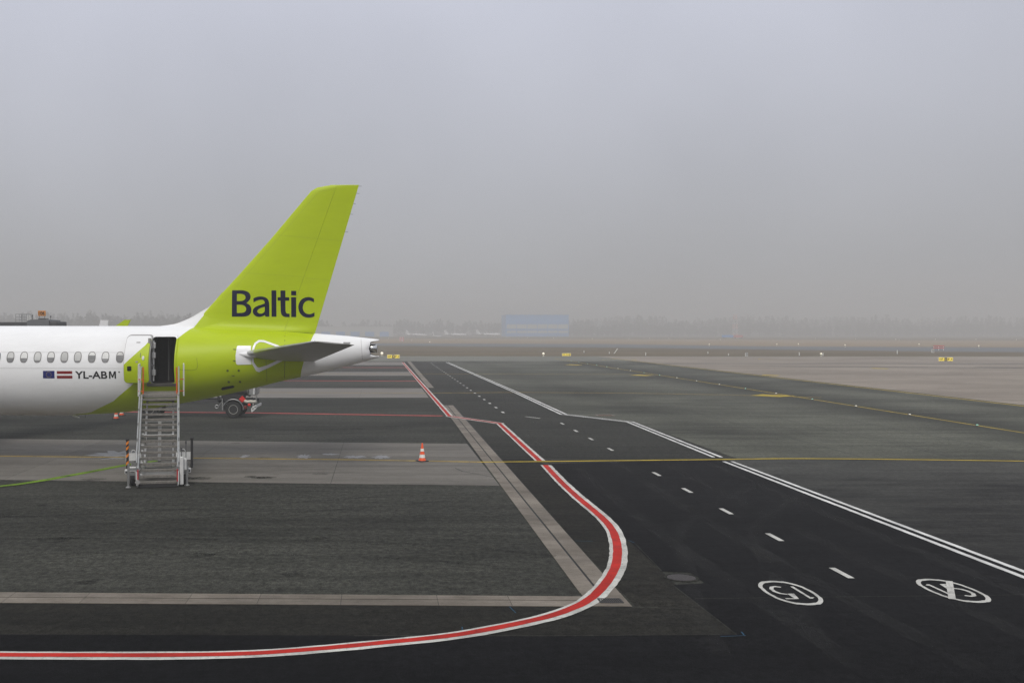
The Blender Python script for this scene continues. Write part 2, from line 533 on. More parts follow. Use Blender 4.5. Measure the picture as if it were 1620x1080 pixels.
flat('fresh_asphalt', [G(*p) for p in ((868, 733.2), (888, 763), (941, 806), (962, 822), (980, 840), (995, 855.6), (1047, 903.5), (1092, 905.5), (1115, 922.4), (1064, 925.2), (1164.8, 1003.7), (880, 1006), (0, 1003.5), (-300, 1003.5))]
     + [(-60, 18.2), (-60, -60), (14.2, -60), (14.3, 43.6)], 0.008, MT['new'])
for (x0, x1, d) in ((60, 420, 12), (90, 420, 17)):   # rubber tracks across the pale concrete
    flat('tyre_track', [(x0, 176 - d), (x1, 150 - d * 6), (x1, 143 - d * 6), (x0, 173 - d)], 0.012, MT['paleline'])
flat('tyre_track', [(47.5, 178.5), (420, 177), (420, 170), (47.5, 173.5)], 0.0125, MT['paleline'])
for xj in (20.8, 24.6, 28.4):
    strip('taxiway_joint', [(xj - 0.35, 44.5), (xj + 0.2, 85), (xj + 0.8, 150)], 0.025, 0.025, 0.009, MT['joint'])

# stands of concrete slabs (first band: each slab a piece of its own)
band = flat('concrete_stand', [G(-560, 688.5), G(741, 702.2), G(789, 768.3), G(-560, 752.5)], 0.004, MT['joint'])
def slab(name, quad, parent, mat, z=0.011, gap=0.012):
    c = sum((Vector(p) for p in quad), Vector((0, 0))) / 4
    ins = [Vector(p) + (c - Vector(p)).normalized() * gap for p in quad]
    vs_ = [(*p, 0.002) for p in ins] + [(*p, z) for p in ins]
    return py(name, vs_, [(4, 5, 6, 7), (0, 1, 5, 4), (1, 2, 6, 5), (2, 3, 7, 6), (3, 0, 4, 7)], mat, parent)
def on_line(p, q, x):
    return Vector((x, p.y + (q.y - p.y) * (x - p.x) / (q.x - p.x)))
b0a, b0b = G(0, 694), G(741, 701.9)
b1a, b1b = G(0, 759), G(789, 768.2)
bma, bmb = G(0, 724), G(760, 733)
xs = [-43.0 + 5.9 * i for i in range(8)] + [4.16]
for x0, x1 in zip(xs, xs[1:]):
    slab('slab', [on_line(bma, bmb, x0), on_line(bma, bmb, x1), on_line(b0a, b0b, x1), on_line(b0a, b0b, x0)], band, MT['slab'])
    slab('slab', [on_line(b1a, b1b, x0), on_line(b1a, b1b, x1), on_line(bma, bmb, x1), on_line(bma, bmb, x0)], band, MT['slab'])
for ya, yb in ((614, 629), (588.2, 594.2), (572.4, 577.6)):
    Y0, Y1 = F * H / (yb - CY), F * H / (ya - CY)
    bd = flat('far_concrete_stand', [(-150, Y0), (4.0, Y0), (4.0, Y1), (-150, Y1)], 0.004, MT['joint'])
    q = -1.6
    while q > -110:
        slab('slab', [(q - 12, Y0), (q, Y0), (q, Y1), (q - 12, Y1)], bd, MT['slabfar'])
        q -= 12.0
    slab('slab', [(-1.6, Y0), (4.0, Y0), (4.0, Y1), (-1.6, Y1)], bd, MT['slabfar'])
# drainage channels: two rows of concrete blocks with a slot between them
ch1 = flat('drainage_channel', [(4.10, 20.2), (4.88, 20.2), (5.40, 75.9), (4.62, 75.9)], 0.006, MT['joint'])
def chx(y, s): return 4.47 + (y - 20.9) * 0.008 + s
y_ = 21.3
while y_ < 75.5:
    L_ = min(rnd.uniform(1.6, 2.4), 75.8 - y_)
    for a, b in ((-0.40, -0.026), (0.026, 0.41)):
        slab('channel_block', [(chx(y_, a), y_), (chx(y_, b), y_), (chx(y_ + L_, b), y_ + L_), (chx(y_ + L_, a), y_ + L_)], ch1, MT['channel'], 0.013, 0.005)
    y_ += L_
ch2 = flat('far_drainage_channel', [(4.62, 99.5), (5.2, 99.5), (5.6, 189), (5.02, 189)], 0.006, MT['joint'])
y_ = 99.5
while y_ < 188:
    slab('channel_block', [(4.62 + (y_ - 99.5) * .0045, y_), (5.2 + (y_ - 99.5) * .0045, y_), (5.2 + (y_ - 92.1) * .0045, y_ + 7.4), (4.62 + (y_ - 92.1) * .0045, y_ + 7.4)], ch2, MT['channel'], 0.013)
    y_ += 7.4
ch3 = flat('cross_drainage_channel', [G(-500, 934), G(930, 943.3), G(998, 960.2), G(-500, 950.3)], 0.006, MT['joint'])
ta, tb, sa, sb, ba, bb = G(0, 937), G(930, 943.6), G(0, 945), G(940, 950.2), G(0, 953.6), G(998, 960.0)
x_ = -13.0
def ofs(p, d): return p + Vector((0, d))
while x_ < 4.0:
    L_ = rnd.uniform(1.3, 2.1)
    x1 = min(x_ + L_, 4.06)
    slab('channel_block', [ofs(on_line(sa, sb, x_), 0.02), ofs(on_line(sa, sb, x1), 0.02), on_line(ta, tb, x1), on_line(ta, tb, x_)], ch3, MT['channel'], 0.0135, 0.005)
    slab('channel_block', [on_line(ba, bb, x_), on_line(ba, bb, x1), ofs(on_line(sa, sb, x1), -0.02), ofs(on_line(sa, sb, x_), -0.02)], ch3, MT['channel'], 0.0135, 0.005)
    x_ = x1 + 0.0 if x1 < 4.05 else 9
slab('channel_block', [(4.08, 20.27), (4.88, 20.25), (4.89, 21.29), (4.08, 21.29)], ch3, MT['channel'], 0.0125, 0.002)
strip('channel_slot', [(4.47, 20.85), (4.475, 21.3)], 0.022, 0.022, 0.0145, MT['joint'], ch3)
# drain grate in the corner
gr = thing('drain_grate', 'black iron drain grate where the two concrete channels meet', 'grate', (4.55, 20.66, 0.0125))
bm = new()
for q in range(11):
    box(bm, (-0.20 + q * 0.04, 0.0, 0.005), (0.018, 0.30, 0.008))
for q in range(5):
    box(bm, (0, -0.13 + q * 0.065, 0.004), (0.42, 0.016, 0.008))
obj('grating', bm, MT['iron'], gr)
bm = new()
for a, b, c, d in ((-0.22, -0.16, 0.22, -0.16), (-0.22, 0.16, 0.22, 0.16), (-0.22, -0.16, -0.22, 0.16), (0.22, -0.16, 0.22, 0.16)):
    bar(bm, (a, b, 0.005), (c, d, 0.005), 0.025, 0.01)
obj('grate_frame', bm, MT['iron'], gr)
# manhole
mh = G(1078, 914)
th = thing('manhole', 'round iron manhole cover in a lighter asphalt patch at edge of black asphalt', 'manhole', (mh.x, mh.y, 0.004))
bm = new()
lathe(bm, [(0.30, 0.0), (0.30, 0.012), (0.285, 0.016), (0.0, 0.017)][:3], 32)
for q in range(-4, 5):
    bar(bm, (q * 0.06, -math.sqrt(0.078 - (q * .06) ** 2), 0.017), (q * 0.06, math.sqrt(0.078 - (q * .06) ** 2), 0.017), 0.02, 0.006)
obj('cover', bm, M('rusty_manhole_iron', (0.030, 0.024, 0.023), 0.7, 0.0, var=0.3, scale=12), th)
bm = new()
lathe(bm, [(0.31, 0.0), (0.31, 0.013), (0.37, 0.013), (0.37, 0.0)], 32)
obj('rim', bm, MT['stand'], th)
dg_ = G(957, 656.9)
th = thing('drain_cover', 'rusty rectangular drain cover in the taxiway beside the white road edge line', 'drain', (dg_.x, dg_.y, 0.006))
MT['rust'] = M('rusty_iron', (0.10, 0.058, 0.035), 0.8, var=0.3, scale=6)
bm = new()
for q in range(9):
    box(bm, (-0.4 + q * 0.1, 0, 0.006), (0.06, 0.9, 0.012))
for q in (-0.3, 0, 0.3):
    box(bm, (0, q, 0.005), (0.9, 0.05, 0.008))
obj('grating', bm, MT['rust'], th)
bm = new()
for a, b, c, d in ((-0.5, -0.5, 0.5, -0.5), (-0.5, 0.5, 0.5, 0.5), (-0.5, -0.5, -0.5, 0.5), (0.5, -0.5, 0.5, 0.5)):
    bar(bm, (a, b, 0.005), (c, d, 0.005), 0.12, 0.012)
obj('frame', bm, MT['channel'], th)
# ------------------------------------------------------------------ painted lines
redpath = [G(-420, 1036.2), G(0, 1036.8), G(129.6, 1037.2), G(259, 1037.2), G(367, 1035.5), G(432, 1032.5), G(518.6, 1025.8), G(605, 1017.6), G(700, 1008), G(753.7, 999.8), G(807.4, 989.6),
           G(834, 983.9), G(861, 977.6), G(888, 969.6), G(914.8, 958.8), G(928.2, 951.5), G(941.7, 941.5), G(957.8, 924), G(968.5, 908), G(975.2, 891.9), G(977, 873), G(975.2, 857), G(969.9, 840.8),
           G(957.8, 824.7), G(941.7, 810), G(914.8, 787.7), G(888, 763), G(862.6, 736)]
def boundary(pts, name='stand_boundary_line'):
    b = strip(name, pts, 0.190, 0.235, 0.017, MT['white'], jit=0.010)
    strip('red_stripe', pts, 0.105, 0.105, 0.021, MT['red'], b, jit=0.006)
boundary(smooth_path(redpath, 2))
boundary([G(853.6, 728.8), (6.72, 50), (6.95, 60.8)])
boundary([(4.42, 65.9), (4.25, 120), (4.1, 183)])
b = strip('stand_boundary_line', [(7.0, 60.7), (4.40, 65.95)], 0.34, 0.34, 0.0165, MT['white'])
strip('red_stripe', [(7.0, 60.7), (4.40, 65.95)], 0.2, 0.2, 0.0225, MT['redfaded'], b)
for p in ([G(-300, 647.5), G(405, 653.2), G(700, 658)], [G(-100, 600.6), G(660, 602.8)], [G(-100, 580.7), G(645, 581.4)]):
    k_ = p[0].y / 67
    b = strip('stand_red_line', p, 0.36 * k_, 0.36 * k_, 0.0165, MT['redfaded'])
for sg in (-0.165, 0.165):
    strip('road_edge_line', [(13.93 + sg, -12), (14.08 + sg, 23.5), (14.25 + sg, 42.9)], 0.075, 0.075, 0.017, MT['whitenew'], jit=0.006)
    strip('road_edge_line', [(14.3 + sg, 44.35), (14.75 + sg, 61.7)], 0.075, 0.075, 0.017, MT['whitenew'], jit=0.006)
    strip('road_edge_line', [(11.85 + sg, 67.4), (12.0 + sg, 91.6), (11.8 + sg, 183)], 0.08, 0.08, 0.017, MT['whitenew'])
    strip('road_edge_line', [(14.75 + sg, 61.7), (11.85 + sg, 67.4)], 0.07, 0.07, 0.0175, MT['whitenew'])
dash = None
ys = [23.05, 27.07, 30.98, 35.05, 39.1, 47.3, 51.9, 56.1, 60.6]
for y_ in ys:
    xx = 10.12 + (y_ - 20) * 0.011
    strip('lane_dash', [(xx - 0.005, y_ - 0.5), (xx + 0.005, y_ + 0.5)], 0.07, 0.07, 0.017, MT['white'], apron)
strip('lane_dash', [(9.15, 65.6), (9.85, 64.3)], 0.08, 0.08, 0.017, MT['white'], apron)
y_ = 69.1
while y_ < 180:
    xx = 8.14 + (y_ - 69) * 0.006
    strip('lane_dash', [(xx, y_ - 0.55), (xx + 0.005, y_ + 0.55)], 0.085, 0.085, 0.017, MT['white'], apron)
    y_ += 4.35 if y_ < 87 else (8.2 if y_ < 88.5 else 4.35)
strip('yellow_lead_in_line', [G(-420, 717), G(0, 721.6), G(300, 724.8), G(560, 727.4), G(760, 731)], 0.15, 0.15, 0.017, MT['yellowfaded'])
strip('yellow_lead_in_line', smooth_path([G(760, 731), G(820, 730.6), G(1140, 727), G(1250, 725.7), G(1400, 726.7), G(1620, 729.6), G(1900, 734)], 5), 0.13, 0.13, 0.019, MT['yellow'])
strip('yellow_lead_in_line', [G(0, 619.5), G(682, 621.9), G(821, 620.6), G(999, 621.9), G(1158, 624.8), G(1300, 629)], 0.16, 0.16, 0.017, MT['yellowfaded'])
strip('yellow_lead_in_line', [G(0, 591), G(700, 591.6), G(1000, 592)], 0.2, 0.2, 0.017, MT['yellowfaded'])
strip('taxiway_edge_line', [(45.9, 20), (46.0, 75), (46.2, 150), (46.4, 210)], 0.15, 0.15, 0.017, MT['yellow'])
strip('taxiway_centre_line', [(33.6, 20), (33.85, 59.4), (34.2, 100), (34.3, 150), (34.8, 208)], 0.09, 0.09, 0.018, MT['yellow'])
for p in (((30.8, 87.3), (32.6, 89.2), (34.5, 87.0), (32.6, 85.4)), ((30.6, 128.3), (32.2, 130.5), (33.6, 128), (32, 126)), ((29.8, 169.2), (31.4, 172), (32.8, 169), (31.4, 166.5)), ((46.8, 128.5), (47.8, 130.5), (49, 128), (47.9, 126.5)), ((71, 152), (72.5, 154), (74, 152), (72.5, 150))):
    flat('yellow_taxiway_mark', p, 0.0185, MT['yellow'])
strip('yellow_taxiway_arc', smooth_path([(42, 198), (44.5, 202), (48.5, 205), (49.2, 201), (47.2, 196)], 5), 0.12, 0.12, 0.0185, MT['yellow'])
strip('yellow_taxiway_arc', smooth_path([(75.5, 208), (74, 204), (75.5, 199), (80, 196)], 5), 0.14, 0.14, 0.0185, MT['yellow'])
strip('road_end_line', [(8.0, 183.2), (11.8, 183.2)], 0.12, 0.12, 0.0175, MT['white'])
gp = smooth_path([G(-160, 784), G(0, 769.5), G(60, 761.5), G(100, 754.5), G(150, 745.2), G(200, 735.8), G(250, 729)], 6)
strip('green_guide_line', gp, 0.17, 0.17, 0.019, MT['greenpaint'])
# cracks, chalk marks and wet patches
for pts in ([G(720, 740.5), G(732, 745.8), G(760, 751), G(790, 757)], [G(750, 741.3), G(768, 741.5)], [G(735, 684.3), G(748, 684.6)]):
    strip('crack', pts, 0.02, 0.02, 0.015, MT['joint'])
for pts in ([G(909, 856), G(938, 856.4)], [G(994, 855), G(1004, 859)], [G(731, 992), G(732, 1000)], [G(712, 1003), G(735, 1002)], [G(806, 960), G(816, 970)], [G(1140, 1007.4), G(1180, 1005.8)], [G(1173, 1000), G(1177, 1005)]):
    strip('blue_chalk_mark', pts, 0.012, 0.012, 0.0155, MT['blue'])
strip('asphalt_seam', [G(1004, 859), G(1047, 903.5)], 0.012, 0.012, 0.0125, MT['stand'])
strip('asphalt_seam', [G(1064, 925.2), G(1164.8, 1003.7)], 0.012, 0.012, 0.0125, MT['stand'])
strip('asphalt_seam', [G(560, 1006), G(880, 1006), G(1164.8, 1003.7)], 0.01, 0.01, 0.0125, MT['stand'])
strip('asphalt_seam', [G(1100, 947), G(1700, 940)], 0.012, 0.012, 0.0125, MT['stand'])
def wet(px, py_, rx, ry):
    c = G(px, py_)
    pts = []
    for q in range(40):
        a = 2 * math.pi * q / 40
        k_ = rnd.uniform(0.45, 1.15)
        pts.append((c.x + rx * k_ * math.cos(a), c.y + ry * k_ * math.sin(a)))
    flat('wet_patch', pts, 0.0145, MT['wet'])
for a in ((186, 718.5, 1.5, 1.3), (178, 724.8, 0.8, 0.5), (387, 721.9, 0.2, 0.7), (480, 722.3, 0.32, 0.8), (524, 718.7, 0.4, 0.3), (560, 723, 0.55, 0.5), (603, 723, 0.45, 0.6)):
    wet(*a)
def mark_mat(name, col, amt, seed):
    k = NB(name, 0.9, 0.1)
    k.b.inputs['Base Color'].default_value = (*col, 1)
    n1 = k.rng(k.noise(0.5, detail=6, rough=0.7, off=(seed, 0, 0)), 0.38, 0.66, 0.0, 1.0)
    n2 = k.rng(k.noise(9.0, detail=6, rough=0.8), 0.38, 0.62, 0.1, 1.0)
    k.l.new(k.math('MULTIPLY', k.math('MULTIPLY', n1, n2), amt), k.b.inputs['Alpha'])
    return k.m
MT['skid'] = mark_mat('tyre_rubber_mark', (0.006, 0.006, 0.006), 0.5, 3.0)
MT['dust'] = mark_mat('dusty_tyre_mark', (0.10, 0.10, 0.095), 0.16, 6.0)
MT['oil'] = mark_mat('oil_stain', (0.004, 0.004, 0.0035), 0.9, 9.0)
def track(pts, mat, gauge=1.75, w_=0.11, z=0.0142):
    pts = smooth_path([Vector(p) for p in pts], 8)
    for sg in (-1, 1):
        off_ = []
        for i, p in enumerate(pts):
            d = (pts[min(i + 1, len(pts) - 1)] - pts[max(i - 1, 0)]).normalized()
            off_.append(p + Vector((d.y, -d.x)) * sg * gauge / 2)
        strip('tyre_mark', off_, w_, w_, z, mat)
track([(-24, 30), (-12, 29), (-3, 31.5), (3.2, 34.5)], MT['skid'])
track([(-20, 24.5), (-9, 26), (0, 25.5), (3.8, 24)], MT['skid'])
track([(-25, 57), (-10, 55), (2, 57)], MT['skid'], 2.2, 0.2)
track([(8.5, 16.5), (8.3, 28), (8.6, 43), (8.2, 60), (6.6, 90)], MT['dust'], 1.8, 0.22)
track([(12.2, 16), (12.1, 30), (12.3, 44), (11, 62), (10, 90)], MT['dust'], 1.8, 0.22)
track([(6.5, 17), (7.5, 22), (10, 30), (18, 40), (30, 46)], MT['dust'], 1.8, 0.16)
track([(16, 18), (19, 26), (22, 36), (24, 60)], MT['dust'], 3.0, 0.35)
for q in range(34):
    x, y_ = rnd.uniform(-14, 3.5), rnd.choice((rnd.uniform(22, 36), rnd.uniform(37, 50), rnd.uniform(51, 64)))
    r_ = rnd.uniform(0.08, 0.42)
    flat('oil_spot', [(x + r_ * rnd.uniform(.6, 1.2) * math.cos(2 * math.pi * k_ / 14) * 1.3, y_ + r_ * rnd.uniform(.6, 1.2) * math.sin(2 * math.pi * k_ / 14)) for k_ in range(14)], 0.0152 + q * 0.00003, MT['oil'])
# speed limit ovals
def oval(name, cx_, cy_, flip, slash, label=None):
    root = bpy.data.objects.new(name, None)
    C.objects.link(root)
    root.location = (cx_, cy_, 0)
    tag(root, kind='structure')
    n = 56
    vs_, fs = [], []
    for q in range(n):
        a = 2 * math.pi * q / n
        for rx, ry in ((0.50, 1.0), (0.43, 0.865)):
            k_ = 1.04 if abs(math.sin(2 * a)) > 0.7 else 1.0
            vs_.append((rx * math.cos(a) * k_, ry * math.sin(a) * k_, 0.017))
    for q in range(n):
        r = (q + 1) % n
        fs.append((2 * q, 2 * r, 2 * r + 1, 2 * q + 1))
    py('oval_ring', vs_, fs, MT['white'], root)
    f_ = -1 if flip else 1
    one = [[(-0.235, -0.50), (-0.235, 0.50)], [(-0.235, 0.48), (-0.305, 0.40)]]
    five = [[(0.24, 0.50), (0.02, 0.50), (-0.01, 0.10), (0.08, 0.155), (0.19, 0.09), (0.245, -0.08), (0.235, -0.28), (0.16, -0.45), (0.07, -0.49), (-0.02, -0.43)]]
    for n_, lines in enumerate((one, five)):
        for q, ln in enumerate(lines):
            w_ = 0.030 if n_ == 0 else 0.038
            strip('digit', [((u + (0.035 if n_ else 0)) * f_, v * f_) for u, v in ln], w_, w_, 0.0175 + 0.002 * q, MT['white'], root)
    if slash:
        strip('slash_bar', [(-0.40, -0.73), (0.36, 0.78)], 0.065, 0.065, 0.0225, MT['white'], root)
oval('speed_limit_marking', 8.34, 21.32, True, False)
oval('speed_limit_end_marking', 11.74, 21.5, False, True)

# ------------------------------------------------------------------ airliner
MT['glass'] = M('cabin_pane', (0.22, 0.22, 0.215), 0.12, spec=0.6, var=0.35, scale=2.2, rand=0.15)
MT['silver'] = M('polished_metal', (0.62, 0.62, 0.61), 0.28, 1.0, var=0.08)
MT['alu'] = M('brushed_aluminium', (0.42, 0.42, 0.41), 0.42, 0.85, var=0.12, scale=8)
MT['tread'] = M('grip_tread_metal', (0.23, 0.215, 0.19), 0.55, 0.35, var=0.35, scale=9, grain=0.6, gscale=110)
MT['greywing'] = M('light_grey_wing_paint', (0.42, 0.42, 0.41), 0.35, spec=0.5, var=0.06, scale=1.5)
MT['darkgrey'] = M('dark_grey_metal', (0.07, 0.07, 0.072), 0.5, 0.3, var=0.2, scale=6)
MT['black'] = M('black_rubber', (0.015, 0.015, 0.015), 0.75, var=0.2, scale=10)
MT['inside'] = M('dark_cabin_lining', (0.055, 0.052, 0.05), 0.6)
MT['insidel'] = M('grey_galley_panel', (0.16, 0.155, 0.15), 0.5)
MT['gray'] = M('grey_seal', (0.30, 0.29, 0.28), 0.5)
MT['blind'] = M('window_blind', (0.55, 0.55, 0.53), 0.35, rand=0.25, var=0.12, scale=3)
MT['winframe'] = M('dark_window_surround', (0.13, 0.125, 0.12), 0.45)
MT['scuff'] = M('steel_scuff_plate', (0.20, 0.19, 0.185), 0.45, 0.5, var=0.15)
MT['navy'] = M('navy_lettering', (0.004, 0.005, 0.028), 0.45, spec=0.25)
MT['ink'] = M('black_lettering', (0.008, 0.008, 0.010), 0.4)
MT['euro'] = M('flag_blue', (0.006, 0.012, 0.13), 0.35)
MT['gold'] = M('flag_star', (0.6, 0.45, 0.05), 0.4)
MT['maroon'] = M('flag_dark_red', (0.20, 0.005, 0.006), 0.35)
MT['wpaint'] = M('white_machine_paint', (0.58, 0.58, 0.56), 0.4, var=0.1, scale=5)
MT['orange'] = M('orange_post_paint', (0.62, 0.10, 0.012), 0.45)
MT['reflred'] = M('red_reflector', (0.40, 0.015, 0.02), 0.35)
WHITE, GREEN = (0.82, 0.82, 0.815), (0.425, 0.540, 0.0045)

bx1 = [A(341, 475), A(305, 517, -0.5), A(275.5, 538.5, -1.45), A(269, 546, -1.6), A(235, 577, -1.85), A(207, 609.6, -1.75), A(177.7, 634.8, -1.4), A(142, 652.5, -0.8), A(105, 657, 0)]
bx2 = [A(497, 527, -0.3), A(474, 597, -0.5)]
def livery(name, shift=0.0, tail=True, green_only=False, plain=None):
    k = NB(name, 0.40, 0.22)
    k.b.inputs['Coat Weight'].default_value = 0.0
    k.b.inputs['Coat Roughness'].default_value = 0.06
    se = k.n.new('ShaderNodeSeparateXYZ')
    k.l.new(k.tc.outputs['Object'], se.inputs[0])
    z0, z1, x0, x1 = 0.0, 8.0, -8.0, 8.0
    fc = k.n.new('ShaderNodeFloatCurve')
    pts = sorted((((z - z0) / (z1 - z0), (x - x0) / (x1 - x0)) for x, z in bx1))
    cv = fc.mapping.curves[0]
    cv.points[0].location = (0.0, pts[0][1] - 0.15)
    sl = (pts[-1][1] - pts[-2][1]) / (pts[-1][0] - pts[-2][0])
    cv.points[1].location = (1.0, min(1, pts[-1][1] + sl * (1 - pts[-1][0])))
    for p in pts:
        cv.points.new(*p)
    for p in cv.points:
        p.handle_type = 'VECTOR'
    fc.mapping.update()
    k.l.new(k.rng(se.outputs['Z'], z0, z1), fc.inputs['Value'])
    xb = k.rng(fc.outputs['Value'], 0, 1, x0, x1)
    x_ = k.math('ADD', se.outputs['X'], shift)
    g = k.math('GREATER_THAN', x_, xb)
    if tail:
        (xa, za), (xc, zc) = bx2
        sl = (xa - xc) / (za - zc)
        lim = k.math('ADD', k.math('MULTIPLY', se.outputs['Z'], sl), xa - sl * za)
        g = k.math('MULTIPLY', g, k.math('LESS_THAN', x_, lim))
    dirt = k.rng(k.noise(0.9, stretch=(0.6, 1, 2.5), detail=7, rough=0.7), 0.3, 0.7, 0.94, 1.03)
    w_ = k.scale(k.mix(0.0, WHITE, WHITE), dirt)
    if plain:
        w_ = k.scale(k.mix(0.0, plain, plain), dirt)
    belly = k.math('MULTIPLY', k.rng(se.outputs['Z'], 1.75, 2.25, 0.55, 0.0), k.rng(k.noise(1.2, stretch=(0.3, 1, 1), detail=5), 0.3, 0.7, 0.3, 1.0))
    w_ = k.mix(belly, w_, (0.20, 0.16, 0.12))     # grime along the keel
    gr_ = k.scale(k.mix(0.0, GREEN, GREEN), dirt)
    if green_only:
        k.col(gr_)
    else:
        k.col(k.mix(g, w_, gr_))
    return k.m
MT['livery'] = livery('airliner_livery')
MT['green'] = livery('green_fin_paint', green_only=True)
MT['dorsal'] = livery('dorsal_livery', tail=False)
MT['whitep'] = M('white_gloss_paint', WHITE, 0.28, coat=0.3, var=0.04, scale=2)

plane = thing('airliner', 'white and lime green passenger jet with Baltic on its tail fin', 'airplane', (A0.x, A0.y, 0), YAW)
# fuselage profile: station x -> top z, bottom z, half width
top_px = [(255, 515.6), (300, 517.2), (400, 520.5), (450, 522.5), (497, 527.2), (552, 531.5), (600, 536.8)]
bot_px = [(0, 656.3), (100, 656.5), (142, 655), (180, 653), (219, 649.3), (284, 638.5), (340, 627.8), (393, 616), (450, 601.7), (515, 588), (571, 573.2), (600, 565.2)]
tops = [(-31, A(255, 515.6)[1])] + [A(*p) for p in top_px]
bots = [(-31, A(100, 656.5)[1])] + [A(*p) for p in bot_px]
XE = tops[-1][0]
XN = XE - 38.7
wids = [(-31, 1.76), (-2.0, 1.76), (-0.6, 1.75), (1.0, 1.68), (2.5, 1.52), (4.0, 1.27), (5.5, 0.98), (7.0, 0.72), (8.2, 0.52), (XE, 0.36)]
def interp(t, x):
    if x <= t[0][0]:
        return t[0][1]
    for i in range(len(t) - 1):
        if x <= t[i + 1][0]:
            p1, p2 = t[i], t[i + 1]
            p0, p3 = t[max(i - 1, 0)], t[min(i + 2, len(t) - 1)]
            h_ = p2[0] - p1[0]
            m1 = (p2[1] - p0[1]) / max(p2[0] - p0[0], 1e-6)
            m2 = (p3[1] - p1[1]) / max(p3[0] - p1[0], 1e-6)
            s = (x - p1[0]) / h_
            return (2 * s ** 3 - 3 * s * s + 1) * p1[1] + (s ** 3 - 2 * s * s + s) * h_ * m1 + (-2 * s ** 3 + 3 * s * s) * p2[1] + (s ** 3 - s * s) * h_ * m2
    return t[-1][1]
def section(x):
    zt, zb, hw = interp(tops, x), interp(bots, x), interp(wids, x)
    if x < XN + 5.5:                                   # nose
        t = max(0.0, (x - XN) / 5.5)
        zc0 = zb + 0.42 * (zt - zb)
        q = math.sqrt(max(0.0, 1 - (1 - t) ** 2.0))
        return zc0 + (zt - zc0) * (q ** 1.25), zc0 + (zb - zc0) * q, hw * q
    return zt, zb, hw
def skin(x, z, off=0.0, side=-1):
    """y of the skin at station x and height z"""
    zt, zb, hw = section(x)
    zc, rz = (zt + zb) / 2, (zt - zb) / 2
    u = max(-0.999, min(0.999, (z - zc) / rz))
    return side * (hw * math.sqrt(1 - u * u) + off)
def tail_cut(a): return 0.36 * max(0.0, min(1.0, (0.90 - abs(math.sin(a))) / 0.22)) + 0.05 * max(0.0, 1 - abs(math.sin(a)) * 2)
# door opening
DX0, DZ1 = A(238.5, 532.5, -1.55)
DX1, DZ0 = A(275.2, 607.0, -1.72)
zt, zb, hw = section((DX0 + DX1) / 2)
zc, rz = (zt + zb) / 2, (zt - zb) / 2
a_lo, a_hi = math.asin((DZ0 - 0.03 - zc) / rz), math.asin((DZ1 + 0.03 - zc) / rz)
angs = [a_lo, a_hi]
NA = 14
angs = [a_lo + (a_hi - a_lo) * i / NA for i in range(NA + 1)] + [a_hi + (a_lo + 2 * math.pi - a_hi) * i / 58 for i in range(1, 58)]
NV = len(angs)
stx = []
x = XN + 0.02
while x < XE - 0.01:
    stx.append(x)
    x += 0.25 if x < XN + 4 else (0.9 if x < -7 else 0.22)
stx = [s for s in stx if abs(s - DX0 + 0.03) > 0.09 and abs(s - DX1 - 0.03) > 0.09]
stx = sorted(stx + [DX0 - 0.03, DX1 + 0.03, XE])
vs_, fs = [], []
for x in stx:
    zt, zb, hw = section(x)
    zc, rz = (zt + zb) / 2, (zt - zb) / 2
    for a in angs:
        xo = min(x, XE - tail_cut(a))                   # fish-mouth cut of the tail cone
        vs_.append((xo, -hw * math.cos(a), zc + rz * math.sin(a)))
for i in range(len(stx) - 1):
    hole = stx[i] >= DX0 - 0.031 and stx[i + 1] <= DX1 + 0.031
    for j in range(NV):
        if hole and j < NA:
            continue
        j2 = (j + 1) % NV
        fs.append((i * NV + j, (i + 1) * NV + j, (i + 1) * NV + j2, i * NV + j2))
fs.append(tuple(range(NV)))
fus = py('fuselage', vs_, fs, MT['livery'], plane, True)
bm = bmesh.new()
bm.from_mesh(fus.data)
bmesh.ops.recalc_face_normals(bm, faces=bm.faces)
for f in bm.faces:
    f.smooth = len(f.verts) == 4
bm.to_mesh(fus.data)
bm.free()
so_ = fus.modifiers.new('sheet', 'SOLIDIFY')
so_.thickness, so_.offset = 0.02, -1
# mapped patches on the skin
def patch(name, outline, off, mat, parent, thick=0.0, side=-1, hole=None, cut=0.12):
    """flat outline(s) in (x, z) laid on the skin"""
    outs = [[Vector((u, v, 0)) for u, v in outline]] + ([[Vector((u, v, 0)) for u, v in hole]] if hole else [])
    flat_ = [p for o in outs for p in o]
    bm = new()
    vv = [bm.verts.new((p.x, 0, p.y)) for p in flat_]
    for t in tessellate_polygon(outs):
        try:
            bm.faces.new([vv[i] for i in t])
        except ValueError:
            pass
    return wrap(name, bm, off, mat, parent, thick, side, cut)
def wrap(name, bm, off, mat, parent, thick=0.0, side=-1, cut=0.12, surf=None):
    zs = [v.co.z for v in bm.verts]
    z = min(zs) + cut
    while z < max(zs):
        bmesh.ops.bisect_plane(bm, geom=bm.verts[:] + bm.edges[:] + bm.faces[:], plane_co=(0, 0, z), plane_no=(0, 0, 1))
        z += cut
    if thick:
        r = bmesh.ops.extrude_face_region(bm, geom=bm.faces[:])
        top = [g for g in r['geom'] if isinstance(g, bmesh.types.BMVert)]
        ts = set(top)
    f_ = surf or skin
    for v in bm.verts:
        o = off + (thick if thick and v in ts else 0)
        v.co.y = f_(v.co.x, v.co.z, o, side)
    return obj(name, bm, mat, parent, auto=40)
def inset(o, d):
    cx_ = sum(p[0] for p in o) / len(o)
    cz_ = sum(p[1] for p in o) / len(o)
    w_ = max(abs(p[0] - cx_) for p in o)
    h_ = max(abs(p[1] - cz_) for p in o)
    return [(cx_ + (p[0] - cx_) * (w_ - d) / w_, cz_ + (p[1] - cz_) * (h_ - d) / h_) for p in o]
